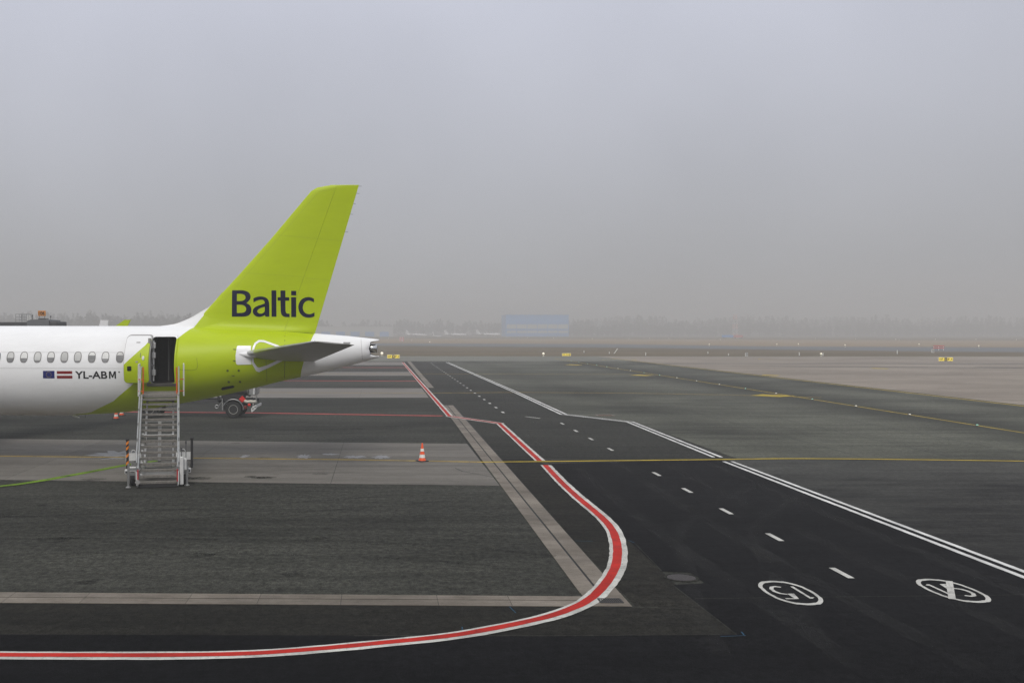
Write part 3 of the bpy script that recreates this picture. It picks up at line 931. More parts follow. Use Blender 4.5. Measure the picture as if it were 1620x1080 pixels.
# cabin windows
wx = [15.4, 36.7, 58.3, 79.4, 100.8, 122.0, 144.4, 165.9, 188.9]
p_ = A(15.4, 564.8, -1.75)
pit = 0.563
wins = [A(q, 564.8, -1.75) for q in wx] + [(p_[0] - pit * i, p_[1]) for i in range(1, 5)]
for x, z in wins:
    o = [(x + 0.155 * (abs(math.cos(t)) ** 0.72) * (1 if math.cos(t) > 0 else -1), z + 0.225 * (abs(math.sin(t)) ** 0.85) * (1 if math.sin(t) > 0 else -1)) for t in [2 * math.pi * q / 28 for q in range(28)]]
    win = patch('window', o, 0.002, MT['winframe'], plane, 0.010, hole=inset(o, 0.022))
    patch('pane', inset(o, 0.018), 0.003, MT['glass'], win)
    zb_ = z - 0.15 + 0.12 * rnd.random() ** 2 * 2
    ob_ = [(u, max(v, zb_)) for u, v in inset(o, 0.026)]
    keep = [p for i_, p in enumerate(ob_) if p[1] > zb_ + 1e-4 or ob_[i_ - 1][1] > zb_ + 1e-4 or ob_[(i_ + 1) % len(ob_)][1] > zb_ + 1e-4]
    patch('window_blind', keep, 0.0045, MT['blind'], win)
# registration, flags
def px_text(s, x0, x1, y0, y1, yl, bold):
    a, b = A(x0, y1, yl), A(x1, y0, yl)
    bm = fit_text(s, a[0], b[0], a[1], b[1], bold)
    for v in bm.verts:
        v.co = Vector((v.co.x, 0, v.co.y))
    return bm
wrap('registration_lettering', px_text('YL-AB', 118.5, 169.6, 587.0, 598.8, -1.76, 0.022), 0.006, MT['ink'], plane, cut=0.06)
mm = [(0, 0), (0, 1), (0.27, 1), (0.5, 0.42), (0.73, 1), (1, 1), (1, 0), (0.79, 0), (0.79, 0.68), (0.58, 0.13), (0.42, 0.13), (0.21, 0.68), (0.21, 0)]
ma, mb = A(172.3, 598.8, -1.76), A(183.4, 587.0, -1.76)
patch('registration_lettering', [(ma[0] + u * (mb[0] - ma[0]), ma[1] + v * (mb[1] - ma[1])) for u, v in mm], 0.006, MT['ink'], plane, cut=0.06)
a = A(188.4, 588.3, -1.76)
patch('registration_dot', [(a[0] + 0.03 * math.cos(R(q)), a[1] + 0.03 * math.sin(R(q))) for q in range(0, 360, 30)], 0.006, MT['ink'], plane)
def px_rect(x0, x1, y0, y1, yl=-1.76):
    a, b = A(x0, y1, yl), A(x1, y0, yl)
    return [(a[0], a[1]), (b[0], a[1]), (b[0], b[1]), (a[0], b[1])]
fl = patch('blue_flag', px_rect(68, 86.2, 586.4, 598.2), 0.005, MT['euro'], plane, cut=0.06)
a = A(77.1, 592.3, -1.76)
for q in range(12):
    t = R(30 * q)
    c = (a[0] + 0.105 * math.sin(t), a[1] + 0.105 * math.cos(t))
    patch('star', [(c[0] + r_ * math.sin(R(36 * i)), c[1] + r_ * math.cos(R(36 * i))) for i, r_ in enumerate([0.017, 0.007] * 5)], 0.009, MT['gold'], fl, cut=1)
fl = patch('striped_flag', px_rect(90, 114.3, 586.7, 598.4), 0.004, MT['whitep'], plane, cut=0.06)
patch('flag_stripe', px_rect(90, 114.3, 586.7, 591.2), 0.008, MT['maroon'], fl, cut=0.06)
patch('flag_stripe', px_rect(90, 114.3, 594.0, 598.4), 0.008, MT['maroon'], fl, cut=0.06)
# doorway
oi = round_rect(DX0, DX1, DZ0, DZ1, 0.13)
oo = round_rect(DX0 - 0.06, DX1 + 0.06, DZ0 - 0.06, DZ1 + 0.06, 0.17)
patch('door_frame', oo, 0.003, MT['livery'], plane, 0.02, hole=oi, cut=0.3)
bm = new()
n = len(oi)
ra = [bm.verts.new((u, skin(u, v, 0.022), v)) for u, v in oi]
rb = [bm.verts.new((u, skin(u, v, -0.22), v)) for u, v in oi]
for i in range(n):
    bm.faces.new((ra[i], ra[(i + 1) % n], rb[(i + 1) % n], rb[i]))
obj('door_reveal', bm, MT['gray'], plane)
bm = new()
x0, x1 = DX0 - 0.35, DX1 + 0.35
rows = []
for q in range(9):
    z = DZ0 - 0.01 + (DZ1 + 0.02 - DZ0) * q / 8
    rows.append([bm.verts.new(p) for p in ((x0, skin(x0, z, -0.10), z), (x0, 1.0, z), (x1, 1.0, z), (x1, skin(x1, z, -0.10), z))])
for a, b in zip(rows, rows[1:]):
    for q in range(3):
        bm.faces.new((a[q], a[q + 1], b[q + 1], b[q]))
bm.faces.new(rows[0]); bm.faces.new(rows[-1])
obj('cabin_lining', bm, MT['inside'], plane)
bm = new()
box(bm, (DX0 + 0.36, 0.55, (DZ0 + DZ1) / 2), (0.05, 1.2, 1.8))
box(bm, (DX1 - 0.20, -0.25, DZ0 + 0.95), (0.04, 0.5, 1.85))
box(bm, (DX0 + 0.62, 0.9, DZ0 + 0.45), (0.4, 0.4, 0.9), bev=0.03)
box(bm, (DX0 + 0.62, 0.95, DZ0 + 1.35), (0.3, 0.3, 0.5), bev=0.03)
obj('galley_panel', bm, MT['insidel'], plane)
bm = new()
for z in (DZ0 + 0.45, DZ0 + 1.15, DZ0 + 1.55):
    box(bm, (DX0 + 0.1, -1.45, z), (0.14, 0.14, 0.24), bev=0.02)
tube(bm, [(DX0 + 0.08, -1.42, DZ0 + 0.1), (DX0 + 0.08, -1.42, DZ1 - 0.15)], 0.035)
obj('door_hinge', bm, MT['wpaint'], plane)
sill = round_rect(DX0 - 0.14, DX1 + 0.05, DZ0 - 0.11, DZ0 + 0.02, 0.05)
patch('door_sill', sill, 0.02, MT['scuff'], plane, 0.05)
# open door, swung out and forward
SH = A(238.5, 570, -1.85)[0] - A(198.5, 570, -2.25)[0]
MT['doorpaint'] = livery('open_door_livery', shift=SH, tail=False)
ox0, oz1 = A(198.2, 531, -2.05)
ox1, oz0 = A(234.4, 605.6, -2.2)
do = round_rect(ox0, ox1, oz0, oz1, 0.13)
def door_surf(x, z, off, side): return skin(x + SH, z, off + 0.40, side)
def dpatch(name, outline, off, mat, parent, thick=0.0, hole=None):
    outs = [[Vector((u, v, 0)) for u, v in outline]] + ([[Vector((u, v, 0)) for u, v in hole]] if hole else [])
    bm = new()
    vv = [bm.verts.new((p.x, 0, p.y)) for o in outs for p in o]
    for t in tessellate_polygon(outs):
        bm.faces.new([vv[i] for i in t])
    return wrap(name, bm, off, mat, parent, thick, -1, 0.12, door_surf)
door = dpatch('door', do, 0.0, MT['doorpaint'], plane, 0.13)
dpatch('door_seal', round_rect(ox0 - 0.035, ox1 + 0.035, oz0 - 0.02, oz1 + 0.05, 0.16), -0.05, MT['gray'], door, 0.10)
a, b = A(201.2, 586.6, -2.25), A(207.8, 579.2, -2.25)
dpatch('door_window', round_rect(a[0], b[0], a[1], b[1], 0.03), 0.131, M('dark_door_pane', (0.012, 0.016, 0.006), 0.15), door, 0.006)
a = A(225.7, 566.2, -2.25)
dpatch('handle', [(a[0] + 0.05 * math.cos(R(q)), a[1] + 0.085 * math.sin(R(q))) for q in range(0, 360, 20)], 0.131, MT['alu'], door, 0.012)
a = A(221.3, 562, -2.25)
dpatch('handle_recess', round_rect(a[0] - 0.01, a[0] + 0.01, a[1] - 0.09, a[1] + 0.10, 0.008), 0.131, MT['darkgrey'], door, 0.003)
a = A(216, 572.3, -2.25)
dpatch('placard', round_rect(a[0] - 0.05, a[0] + 0.05, a[1] - 0.03, a[1] + 0.03, 0.01), 0.131, MT['gray'], door, 0.003)
a = A(215.8, 541.5, -2.2)
dpatch('placard', round_rect(a[0] - 0.08, a[0] + 0.08, a[1] - 0.018, a[1] + 0.018, 0.01), 0.131, MT['gray'], door, 0.003)
bm = new()
zz = (oz0 + oz1) / 2 + 0.1
for dz in (-0.35, 0.35):
    bar(bm, (ox1 - 0.1, door_surf(ox1, zz + dz, 0.02, -1), zz + dz), (DX0 + 0.08, -1.48, zz + dz), 0.09, 0.06)
box(bm, ((ox1 + DX0) / 2, -1.86, zz), (0.10, 0.10, 1.5), bev=0.02)
obj('door_arm', bm, MT['gray'], door)
# fin
LEp = [(330, 487), (341, 475), (378.7, 434), (429, 377.6), (492, 302.7), (501.5, 297), (516, 294.3), (533, 292.8)]
le = [A(*p) for p in LEp]
ztip = A(567.6, 292.6)[1]
te0, te1 = A(498.4, 526.5), A(567.6, 293.5)
zroot = A(420, 523)[1]
def xle(z):
    if z <= le[0][1]:
        (xa, za), (xb, zb_) = le[1], le[3]
        return le[0][0] + (z - le[0][1]) * (xb - xa) / (zb_ - za)
    for (xa, za), (xb, zb_) in zip(le, le[1:]):
        if z <= zb_:
            return xa + (xb - xa) * (z - za) / max(zb_ - za, 1e-5)
    return le[-1][0]
def xte(z):
    return te0[0] + (te1[0] - te0[0]) * (z - te0[1]) / (te1[1] - te0[1])
hin0, hin1 = A(452, 520), A(533, 294)
def xhi(z): return hin0[0] + (hin1[0] - hin0[0]) * (z - hin0[1]) / (hin1[1] - hin0[1])
def fin_half(x, z):
    xl = min(xle(z), xhi(z) - 0.3)
    ch = xte(z) - xl
    c = max(0.0, min(1.0, (x - xl) / ch))
    t = 0.105 * min(ch, 4.3)
    h_ = t / 0.2 * (0.2969 * math.sqrt(c) - 0.126 * c - 0.3516 * c * c + 0.2843 * c ** 3 - 0.1015 * c ** 4)
    fl_ = 0.30 * math.exp(-(max(0.0, z - zroot) / 0.16) ** 1.2) * min(1.0, 4 * c + 0.15) * (1 - c) ** 0.5
    return max(h_, 0.006) + fl_
zl = [zroot - 0.25, zroot - 0.1, zroot, zroot + 0.06, zroot + 0.12, zroot + 0.2, zroot + 0.3, zroot + 0.45] + [zroot + 0.45 + (le[4][1] - zroot - 0.45) * i / 16 for i in range(1, 17)] + [le[5][1], le[6][1], le[7][1] - 0.02, ztip]
def blade(name, xa, xb, mat, parent, nx):
    bm = new()
    rows = []
    for z in zl:
        zz_ = max(z, zroot - 0.3)
        a, b = xa(zz_), xb(zz_)
        r = []
        for s in (-1, 1):
            for i in range(nx + 1):
                t = i / nx
                if name == 'vertical_stabilizer':
                    t = t ** 1.8
                x = a + (b - a) * t
                k_ = 0.45 if z == ztip else 1.0
                r.append((x, s * fin_half(x, zz_) * k_, z))
        rows.append([bm.verts.new(p) for p in r[:nx + 1]] + [bm.verts.new(p) for p in reversed(r[nx + 1:])])
    m = 2 * (nx + 1)
    for r0, r1 in zip(rows, rows[1:]):
        for i in range(m):
            bm.faces.new((r0[i], r0[(i + 1) % m], r1[(i + 1) % m], r1[i]))
    bm.faces.new(rows[0])
    bm.faces.new(rows[-1])
    bmesh.ops.remove_doubles(bm, verts=bm.verts, dist=0.0005)
    return obj(name, bm, mat, parent, auto=35)
fin = blade('vertical_stabilizer', lambda z: min(xle(z), xhi(z) - 0.3), lambda z: xhi(z) - 0.0035, MT['green'], plane, 18)
rud = blade('rudder', lambda z: xhi(z) + 0.0035, lambda z: xte(z), MT['green'], fin, 8)
for (px, py_) in ((545, 367), (553.5, 339), (557.5, 322.5), (563.5, 306), (567, 294.5)):
    x, z = A(px, py_)
    bm = new()
    tube(bm, [(x - 0.12, 0, z), (x + 0.14, 0, z - 0.005)], 0.008, 5)
    obj('static_wick', bm, MT['darkgrey'], rud)
# dorsal fairing
dp = [A(*p) for p in ((250, 516.0), (275, 512.6), (290, 507.5), (305, 500.5), (320, 491.5), (331, 485.2), (341, 474.5), (352, 462))]
dp = smooth_path([Vector(p) for p in dp], 4)
bm = new()
rows = []
xr0 = dp[0][0]
for i, p in enumerate(dp):
    x, zt_ = p
    zb_ = section(x)[0] - 0.12
    hh = max(zt_ - section(x)[0], 0.02)
    wb = 0.05 + 0.24 * min(1, (x - xr0) / 1.8)
    r = []
    for s in range(9):
        t = -1 + 2 * s / 8
        r.append(bm.verts.new((x, t * wb * (0.35 if abs(t) < 0.5 else 1.0) * 1.0, zb_ + (zt_ - zb_) * (1 - abs(t) ** 1.4))))
    rows.append(r)
for r0, r1 in zip(rows, rows[1:]):
    for i in range(8):
        bm.faces.new((r0[i], r0[i + 1], r1[i + 1], r1[i]))
obj('dorsal_fairing', bm, MT['dorsal'], fin, auto=50)
# lettering on the fin
gl = {
 'B': ([(130, 98), (335, 98), (420, 130), (455, 200), (440, 260), (378, 318), (440, 350), (467, 420), (455, 490), (410, 535), (340, 550), (130, 550)],
       [(215, 158), (300, 158), (350, 180), (368, 222), (350, 262), (300, 282), (215, 282)], [(215, 345), (310, 345), (360, 372), (378, 418), (362, 465), (310, 485), (215, 485)]),
 'a': ([(497, 235), (560, 208), (630, 202), (700, 215), (750, 255), (767, 320), (767, 550), (702, 550), (690, 522), (650, 545), (590, 558), (520, 535), (482, 475), (492, 415), (545, 372), (640, 342), (690, 322), (690, 295), (670, 265), (625, 258), (560, 272), (500, 305)],
       [(690, 380), (620, 400), (575, 425), (560, 460), (580, 490), (625, 500), (665, 485), (690, 462)]),
 'l': ([(805, 100), (887, 100), (887, 550), (805, 550)],),
 't': ([(957, 102), (1040, 102), (1040, 217), (1105, 217), (1105, 275), (1040, 275), (1040, 450), (1050, 485), (1075, 497), (1110, 497), (1110, 555), (1040, 558), (985, 535), (960, 480), (957, 275), (908, 275), (908, 217), (957, 217)],),
 'i': ([(1138, 215), (1222, 215), (1222, 555), (1138, 555)],), 'dot': ([(1138, 107), (1224, 107), (1224, 185), (1138, 185)],),
 'c': ([(1525, 240), (1480, 218), (1430, 210), (1350, 225), (1285, 280), (1252, 380), (1275, 480), (1340, 550), (1430, 568), (1490, 560), (1533, 540), (1533, 475), (1480, 500), (1430, 508), (1370, 485), (1335, 430), (1333, 370), (1360, 305), (1415, 270), (1470, 275), (1525, 303)],)}
def round_off(pts, it=2):
    pts = [Vector(p) for p in pts]
    flags = []
    n = len(pts)
    for i in range(n):
        a, b = pts[i] - pts[i - 1], pts[(i + 1) % n] - pts[i]
        flags.append(a.angle(b) > R(52))
    for _ in range(it):
        q, fq = [], []
        n = len(pts)
        for i in range(n):
            a, b, c = pts[i - 1], pts[i], pts[(i + 1) % n]
            if flags[i]:
                q.append(b); fq.append(True)
            else:
                k_ = 0.25
                da, dc = min(k_, 30 / max((a - b).length, 1)), min(k_, 30 / max((c - b).length, 1))
                q += [b.lerp(a, da), b.lerp(c, dc)]; fq += [False, False]
        pts, flags = q, fq
    return pts
for key, outs in gl.items():
    loops = [[Vector((*A(355 + u / 10.8, 450 + v / 10.8, -0.2), 0)) for u, v in round_off(o)] for o in outs]
    bm = new()
    vv = [bm.verts.new((p.x, 0, p.y)) for l_ in loops for p in l_]
    for t in tessellate_polygon(loops):
        bm.faces.new([vv[i] for i in t])
    wrap('letter', bm, 0.006, MT['navy'], fin, cut=0.1, surf=lambda x, z, o, s: s * (fin_half(x, z) + o))
MT['seamfin'] = M('fin_panel_gap', (0.34, 0.435, 0.004), 0.5)
def fin_seam(pts, w_=0.014):
    pts = [Vector(p) for p in pts]
    bm = new()
    prev = None
    N_ = 14
    for i in range(N_ + 1):
        p = pts[0].lerp(pts[1], i / N_)
        d = (pts[1] - pts[0]).normalized()
        r = Vector((-d.y, d.x)) * w_ / 2
        cur = [bm.verts.new((q.x, -(fin_half(q.x, q.y) + 0.003), q.y)) for q in (p - r, p + r)]
        if prev:
            bm.faces.new((prev[0], cur[0], cur[1], prev[1]))
        prev = cur
    obj('fin_panel_seam', bm, MT['seamfin'], fin)
fin_seam((A(352, 480), A(505, 304)))
fin_seam((A(505, 304), A(531, 299)))
fin_seam((A(437, 372), A(503, 378)))
fin_seam((A(386, 432), A(480, 438)))
fin_seam((A(506, 378), A(540, 381)))
fin_seam((A(484, 440), A(521, 443)))
# seams on the rear fuselage
def seam(name, pts, w_=0.012, mat='gray', off=0.004, parent=None):
    pts = smooth_path([Vector(p) for p in pts], 5)
    bm = new()
    prev = None
    for i, p in enumerate(pts):
        a, b = pts[max(i - 1, 0)], pts[min(i + 1, len(pts) - 1)]
        d = (b - a).normalized()
        r = Vector((-d.y, d.x)) * w_ / 2
        cur = [bm.verts.new((q.x, skin(q.x, q.y, off), q.y)) for q in (p - r, p + r)]
        if prev:
            bm.faces.new((prev[0], cur[0], cur[1], prev[1]))
        prev = cur
    return obj(name, bm, MT[mat], parent or plane)
MT['seamgreen'] = M('panel_gap_in_green', (0.09, 0.13, 0.008), 0.6)
MT['seamwhite'] = M('panel_gap_in_white', (0.42, 0.42, 0.41), 0.6)
seam('panel_seam', [A(451, 527, -0.5), A(451, 560, -1.0), A(450.5, 585, -0.8), A(450.5, 598, -0.4)], 0.02, 'seamgreen')
seam('panel_seam', [A(571, 536, -0.3), A(572, 550, -0.5), A(573.5, 569, -0.3)], 0.014, 'seamwhite')
seam('panel_seam', [A(0, 582.2, -1.76), A(100, 582.4, -1.76), A(195, 582.6, -1.76)], 0.01, 'seamwhite')
seam('panel_seam', [A(0, 557, -1.7), A(100, 557.2, -1.7), A(195, 557.4, -1.7)], 0.008, 'seamwhite')
seam('panel_seam', [A(282, 584, -1.6), A(310, 584.3, -1.6), A(311, 566, -1.6)], 0.012, 'seamgreen')
seam('panel_seam', [A(420, 565, -1.3), A(421, 590, -1.1), A(421, 604, -0.8)], 0.012, 'seamgreen')
seam('panel_seam', [A(314, 517.8, -0.35), A(380, 520, -0.4), A(446, 522.9, -0.35), A(495, 527.6, -0.25)], 0.03, 'seamgreen', off=0.01)
bm = new()
# outflow slot and small drain marks
sl = [(A(349.5, 615.8, -0.9)), (A(352, 612.3, -0.95)), (A(368, 609.5, -0.95)), (A(371, 611, -0.9)), (A(368.5, 613.6, -0.9)), (A(352, 617.2, -0.85))]
patch('outflow_vent', sl, 0.006, MT['black'], plane, 0.004)
for px, py_ in ((361, 586), (378, 586), (361, 604.3), (378, 604.3)):
    a = A(px, py_, -1.25)
    patch('access_cap', [(a[0] + 0.05 * math.cos(R(q)), a[1] + 0.05 * math.sin(R(q))) for q in range(0, 360, 30)], 0.004, MT['seamgreen'], plane, 0.003)
for px, py_ in ((371, 553), (371, 571), (368, 595)):
    a, b = A(px - 2.2, py_ - 1, -1.4), A(px + 1.8, py_, -1.4)
    bm2 = new()
    tube(bm2, [(a[0], skin(*a, 0.03), a[1]), (b[0], skin(*b, 0.0), b[1])], 0.012, 5)
    obj('probe', bm2, MT['darkgrey'], plane)
a = A(113, 656.5), A(118.5, 656.8), A(126, 660.2), A(124, 660.4), A(118, 658.6)
bm = new()
prism(bm, a, 'y', -0.03, 0.03)
obj('blade_antenna', bm, MT['whitep'], plane)
bm = new()
x, z = A(134.5, 657)
tube(bm, [(x, 0, z + 0.05), (x + 0.02, 0, z - 0.09)], 0.012, 5)
obj('drain_mast', bm, MT['darkgrey'], plane)
# tail cone outlet
bm = new()
xs_ = XE - 0.55
zt, zb, hw = section(xs_)
zc = (zt + zb) / 2
zt2, zb2, hw2 = section(XE)
n = 28
ri = []
for x, k_ in ((xs_, 0.02), (xs_ + 0.005, 0.90), (xs_ + 0.2, 0.93), (XE - 0.02, 0.95)):
    zt, zb, hw = section(x)
    ri.append([bm.verts.new((min(x, XE - 0.015 - tail_cut(t)), -hw * k_ * math.cos(t), (zt + zb) / 2 + (zt - zb) / 2 * k_ * math.sin(t))) for t in [2 * math.pi * q / n for q in range(n)]])
for a, b in zip(ri, ri[1:]):
    for q in range(n):
        bm.faces.new((a[q], a[(q + 1) % n], b[(q + 1) % n], b[q]))
obj('exhaust_shroud', bm, MT['darkgrey'], plane, smooth=True)
bm = new()
Mx = Matrix.Translation((XE - 0.5, -0.05, (zt2 + zb2) / 2 - 0.0)) @ Matrix.Rotation(R(90), 4, 'Y')
rings = []
for r_, z_ in ((0.13, 0.0), (0.17, 0.12), (0.18, 0.42), (0.165, 0.42), (0.15, 0.1), (0.01, 0.08)):
    rings.append([bm.verts.new(Mx @ Vector((r_ * math.cos(2 * math.pi * q / 24), r_ * math.sin(2 * math.pi * q / 24), z_))) for q in range(24)])
for a, b in zip(rings, rings[1:]):
    for q in range(24):
        bm.faces.new((a[q], a[(q + 1) % 24], b[(q + 1) % 24], b[q]))
obj('exhaust_pipe', bm, MT['silver'], plane, smooth=True)
# horizontal stabilizers
zr_le = A(388, 561.5, -1.35)
tip_le, tip_te = A(497.5, 540.2, -6.05), A(561, 545.4, -6.05)
rt_te = A(497, 572.5, -0.7)
def stab(side):
    bm = new()
    rows = []
    NS, NX = 14, 12
    for i in range(NS + 1):
        s = i / NS
        yl = 0.55 + (6.05 - 0.55) * s
        r0 = (zr_le[0] - 0.45, zr_le[1] + 0.0)
        r1 = (rt_te[0] - 0.05, rt_te[1])
        lx, lz = r0[0] + (tip_le[0] - r0[0]) * s, r0[1] + (tip_le[1] - r0[1]) * s
        tx, tz = r1[0] + (tip_te[0] - r1[0]) * s, r1[1] + (tip_te[1] - r1[1]) * s
        if i == NS:
            lx += 0.12
        th = 0.055 * (tx - lx) * (0.3 if i == NS else 1)
        r = []
        for sg in (1, -1):
            for q in range(NX + 1):
                c = (q / NX) ** 1.7
                h_ = th / 0.2 * 2 * (0.2969 * math.sqrt(c) - 0.126 * c - 0.3516 * c * c + 0.2843 * c ** 3 - 0.1036 * c ** 4)
                if sg == 1 and q == NX or sg == -1 and q == 0:
                    if sg == -1: continue
                r.append((lx + (tx - lx) * c, side * yl, lz + (tz - lz) * c + sg * h_))
        r = r[:NX + 1] + r[NX + 1:][::-1]
        rows.append([bm.verts.new(p) for p in r])
    m = len(rows[0])
    for r0, r1 in zip(rows, rows[1:]):
        for q in range(m):
            bm.faces.new((r0[q], r0[(q + 1) % m], r1[(q + 1) % m], r1[q]))
    bm.faces.new(rows[0])
    bm.faces.new(rows[-1])
    st_ = obj('horizontal_stabilizer', bm, MT['greywing'], plane, auto=40)
    # hinge gap of the elevator along the under side, and bright leading edge
    def sp(s, c, dz):
        yl = 0.55 + 5.5 * s
        r0 = (zr_le[0] - 0.45, zr_le[1]); r1 = (rt_te[0] - 0.05, rt_te[1])
        lx, lz = r0[0] + (tip_le[0] - r0[0]) * s, r0[1] + (tip_le[1] - r0[1]) * s
        tx, tz = r1[0] + (tip_te[0] - r1[0]) * s, r1[1] + (tip_te[1] - r1[1]) * s
        return (lx + (tx - lx) * c, side * yl, lz + (tz - lz) * c + dz)
    bm = new()
    tube(bm, [sp(0.16 + 0.84 * i / 8, 0.0, 0.0) for i in range(9)], [0.085 - 0.05 * i / 8 for i in range(9)], 8)
    obj('leading_edge', bm, MT['silver'], st_, smooth=True)
    bm = new()
    a, b = sp(0.97, 0.68, 0.02), sp(0.22, 0.68, -0.06)
    bar(bm, a, b, 0.03, 0.05)
    obj('elevator_gap', bm, MT['darkgrey'], st_)
    bm = new()
    a = sp(1.0, 0.72, 0.03)
    bar(bm, a, (a[0] + 0.25, a[1], a[2] + 0.0), 0.05, 0.07)
    obj('tip_horn', bm, MT['greywing'], st_)
    return st_
stab(-1)
stab(1)
# root plates of the stabilizer
pl = [A(*p, -1.3) for p in ((374.5, 548), (375.5, 546.8), (396, 546.8), (397.5, 576.5), (376, 576.8), (374, 575), (373.2, 562))]
patch('stabilizer_scuff_plate', pl, 0.004, MT['whitep'], plane, 0.01)
po = [A(*p, -1.2) for p in ((399.5, 549), (402, 542), (408, 537.6), (416, 538), (440, 546.5), (452, 552.5), (452, 566), (446, 571), (424, 582), (409, 588.6), (405, 587), (399, 575), (397.8, 562))]
pi_ = [A(*p, -1.2) for p in ((402.5, 550), (404.5, 544.5), (409.5, 540.8), (416, 541.2), (438, 549), (447, 553.5), (447, 565), (443, 567.8), (422, 577.5), (409.5, 581.5), (406.5, 580), (402, 573), (400.8, 562))]
patch('stabilizer_cutout_rim', po, 0.004, MT['whitep'], plane, 0.012, hole=pi_)
bm = new()
a, b, c = A(374, 562.0, -1.6), A(393, 561.5, -1.7), A(402, 561.3, -1.9)
tube(bm, [(a[0], skin(*a, -0.02), a[1] + 0.06), ((a[0] + b[0]) / 2, skin(b[0], b[1], 0.03), a[1] + 0.03), (b[0], skin(*b, 0.1), b[1]), (c[0], skin(*c, 0.12), c[1])], [0.01, 0.09, 0.14, 0.12], 12)
obj('stabilizer_root_fairing', bm, MT['whitep'], plane, smooth=True)
# wings, engines and landing gear (they carry the jet; mostly outside the picture)
def wing(side):
    wt = A(200, 512, 17.0)
    bm = new()
    rows = []
    secs = [(1.2, -17.3, -10.2, 2.35, 0.75), (5.5, -13.9, -9.4, 2.75, 0.5), (11, -10.5, -7.3, 3.35, 0.3), (16.6, wt[0] - 1.35, wt[0] - 0.1, 4.35, 0.12), (17.1, wt[0] - 1.05, wt[0] + 0.12, 5.0, 0.09)]
    for yl, a, b, z, t in secs:
        r = []
        for q in range(9):
            c = (q / 8) ** 1.6
            r.append((a + (b - a) * c, side * yl, z + t * (1 - c) * math.sqrt(c + 0.02) * 1.3))
        for q in range(7, 0, -1):
            c = (q / 8) ** 1.6
            r.append((a + (b - a) * c, side * yl, z - t * 0.5 * (1 - c) * math.sqrt(c)))
        rows.append([bm.verts.new(p) for p in r])
    m = len(rows[0])
    for r0, r1 in zip(rows, rows[1:]):
        for q in range(m):
            bm.faces.new((r0[q], r0[(q + 1) % m], r1[(q + 1) % m], r1[q]))
    bm.faces.new(rows[0]); bm.faces.new(rows[-1])
    wg = obj('wing', bm, MT['greywing'], plane, auto=40)
    p = [A(u, v, 17.0) for u, v in ((180, 517.5), (197.2, 505.8), (207.2, 505.8), (201, 517.5))]
    p = [(p[0][0] - 0.6, p[0][1] - 0.5)] + p + [(p[-1][0] - 0.15, p[-1][1] - 0.6)]
    bm = new()
    prism(bm, p, 'y', side * 17.0 - 0.035, side * 17.0 + 0.035)
    obj('winglet', bm, MT['green'], wg)
wing(-1); wing(1)
def engine(side):
    bm = new()
    Mx = Matrix.Translation((-18.6, side * 5.7, 1.75)) @ Matrix.Rotation(R(90), 4, 'Y')
    rings = []
    for r_, z_ in ((0.2, 0.7), (0.92, 0.6), (0.95, 0.05), (1.02, 0.0), (1.12, 0.25), (1.17, 1.2), (1.05, 2.6), (0.86, 3.5), (0.80, 3.45), (0.55, 3.4), (0.42, 4.3), (0.02, 4.7)):
        rings.append([bm.verts.new(Mx @ Vector((r_ * math.cos(2 * math.pi * q / 32), r_ * math.sin(2 * math.pi * q / 32), z_))) for q in range(32)])
    for a, b in zip(rings, rings[1:]):
        for q in range(32):
            bm.faces.new((a[q], a[(q + 1) % 32], b[(q + 1) % 32], b[q]))
    en = obj('engine', bm, MT['green'], plane, smooth=True)
    bm = new()
    prism(bm, [(-17.4, 2.75), (-13.2, 2.35), (-12.6, 2.75), (-14.5, 3.0), (-16.8, 3.0)], 'y', side * 5.7 - 0.15, side * 5.7 + 0.15)
    obj('pylon', bm, MT['greywing'], en)
engine(-1); engine(1)
def wheel_mesh(bm, c, r, w_, axis='y'):
    Mx = Matrix.Translation(c) @ Matrix.Rotation(R(90), 4, 'X')
    lathe(bm, [(r * 0.55, -w_ / 2), (r * 0.9, -w_ / 2), (r * 0.98, -w_ * 0.32), (r, -w_ * 0.15), (r, w_ * 0.15), (r * 0.98, w_ * 0.32), (r * 0.9, w_ / 2), (r * 0.55, w_ / 2)], 28, Mx)
def rim_mesh(bm, c, r, w_):
    Mx = Matrix.Translation(c) @ Matrix.Rotation(R(90), 4, 'X')
    lathe(bm, [(r * 0.1, -w_ * 0.30), (r * 0.25, -w_ * 0.34), (r * 0.3, -w_ * 0.2), (r * 0.47, -w_ * 0.28), (r * 0.56, -w_ * 0.52), (r * 0.56, w_ * 0.52), (r * 0.47, w_ * 0.28), (r * 0.3, w_ * 0.2), (r * 0.1, w_ * 0.3)], 28, Mx)
for cx_, ys_, r_, wd, zt_ in ((-11.6, (-3.75, -3.05), 0.55, 0.34, 2.9), (-11.6, (3.05, 3.75), 0.55, 0.34, 2.9), (XN + 3.6, (-0.22, 0.22), 0.36, 0.2, 2.4)):
    ym = sum(ys_) / 2
    bm = new()
    tube(bm, [(cx_, ym, zt_), (cx_, ym, r_)], 0.11, 12)
    tube(bm, [(cx_, ys_[0], r_), (cx_, ys_[1], r_)], 0.07, 12)
    bar(bm, (cx_ - 0.6, ym, zt_ - 0.3), (cx_, ym, r_ + 0.3), 0.07, 0.07)
    gear = obj('landing_gear', bm, MT['alu'], plane)
    for y_ in ys_:
        bm = new(); wheel_mesh(bm, (cx_, y_, r_ + 0.011), r_, wd)
        t_ = obj('tyre', bm, MT['black'], gear, auto=40)
        bm = new(); rim_mesh(bm, (cx_, y_, r_ + 0.011), r_, wd)
        obj('rim', bm, MT['alu'], gear, auto=40)

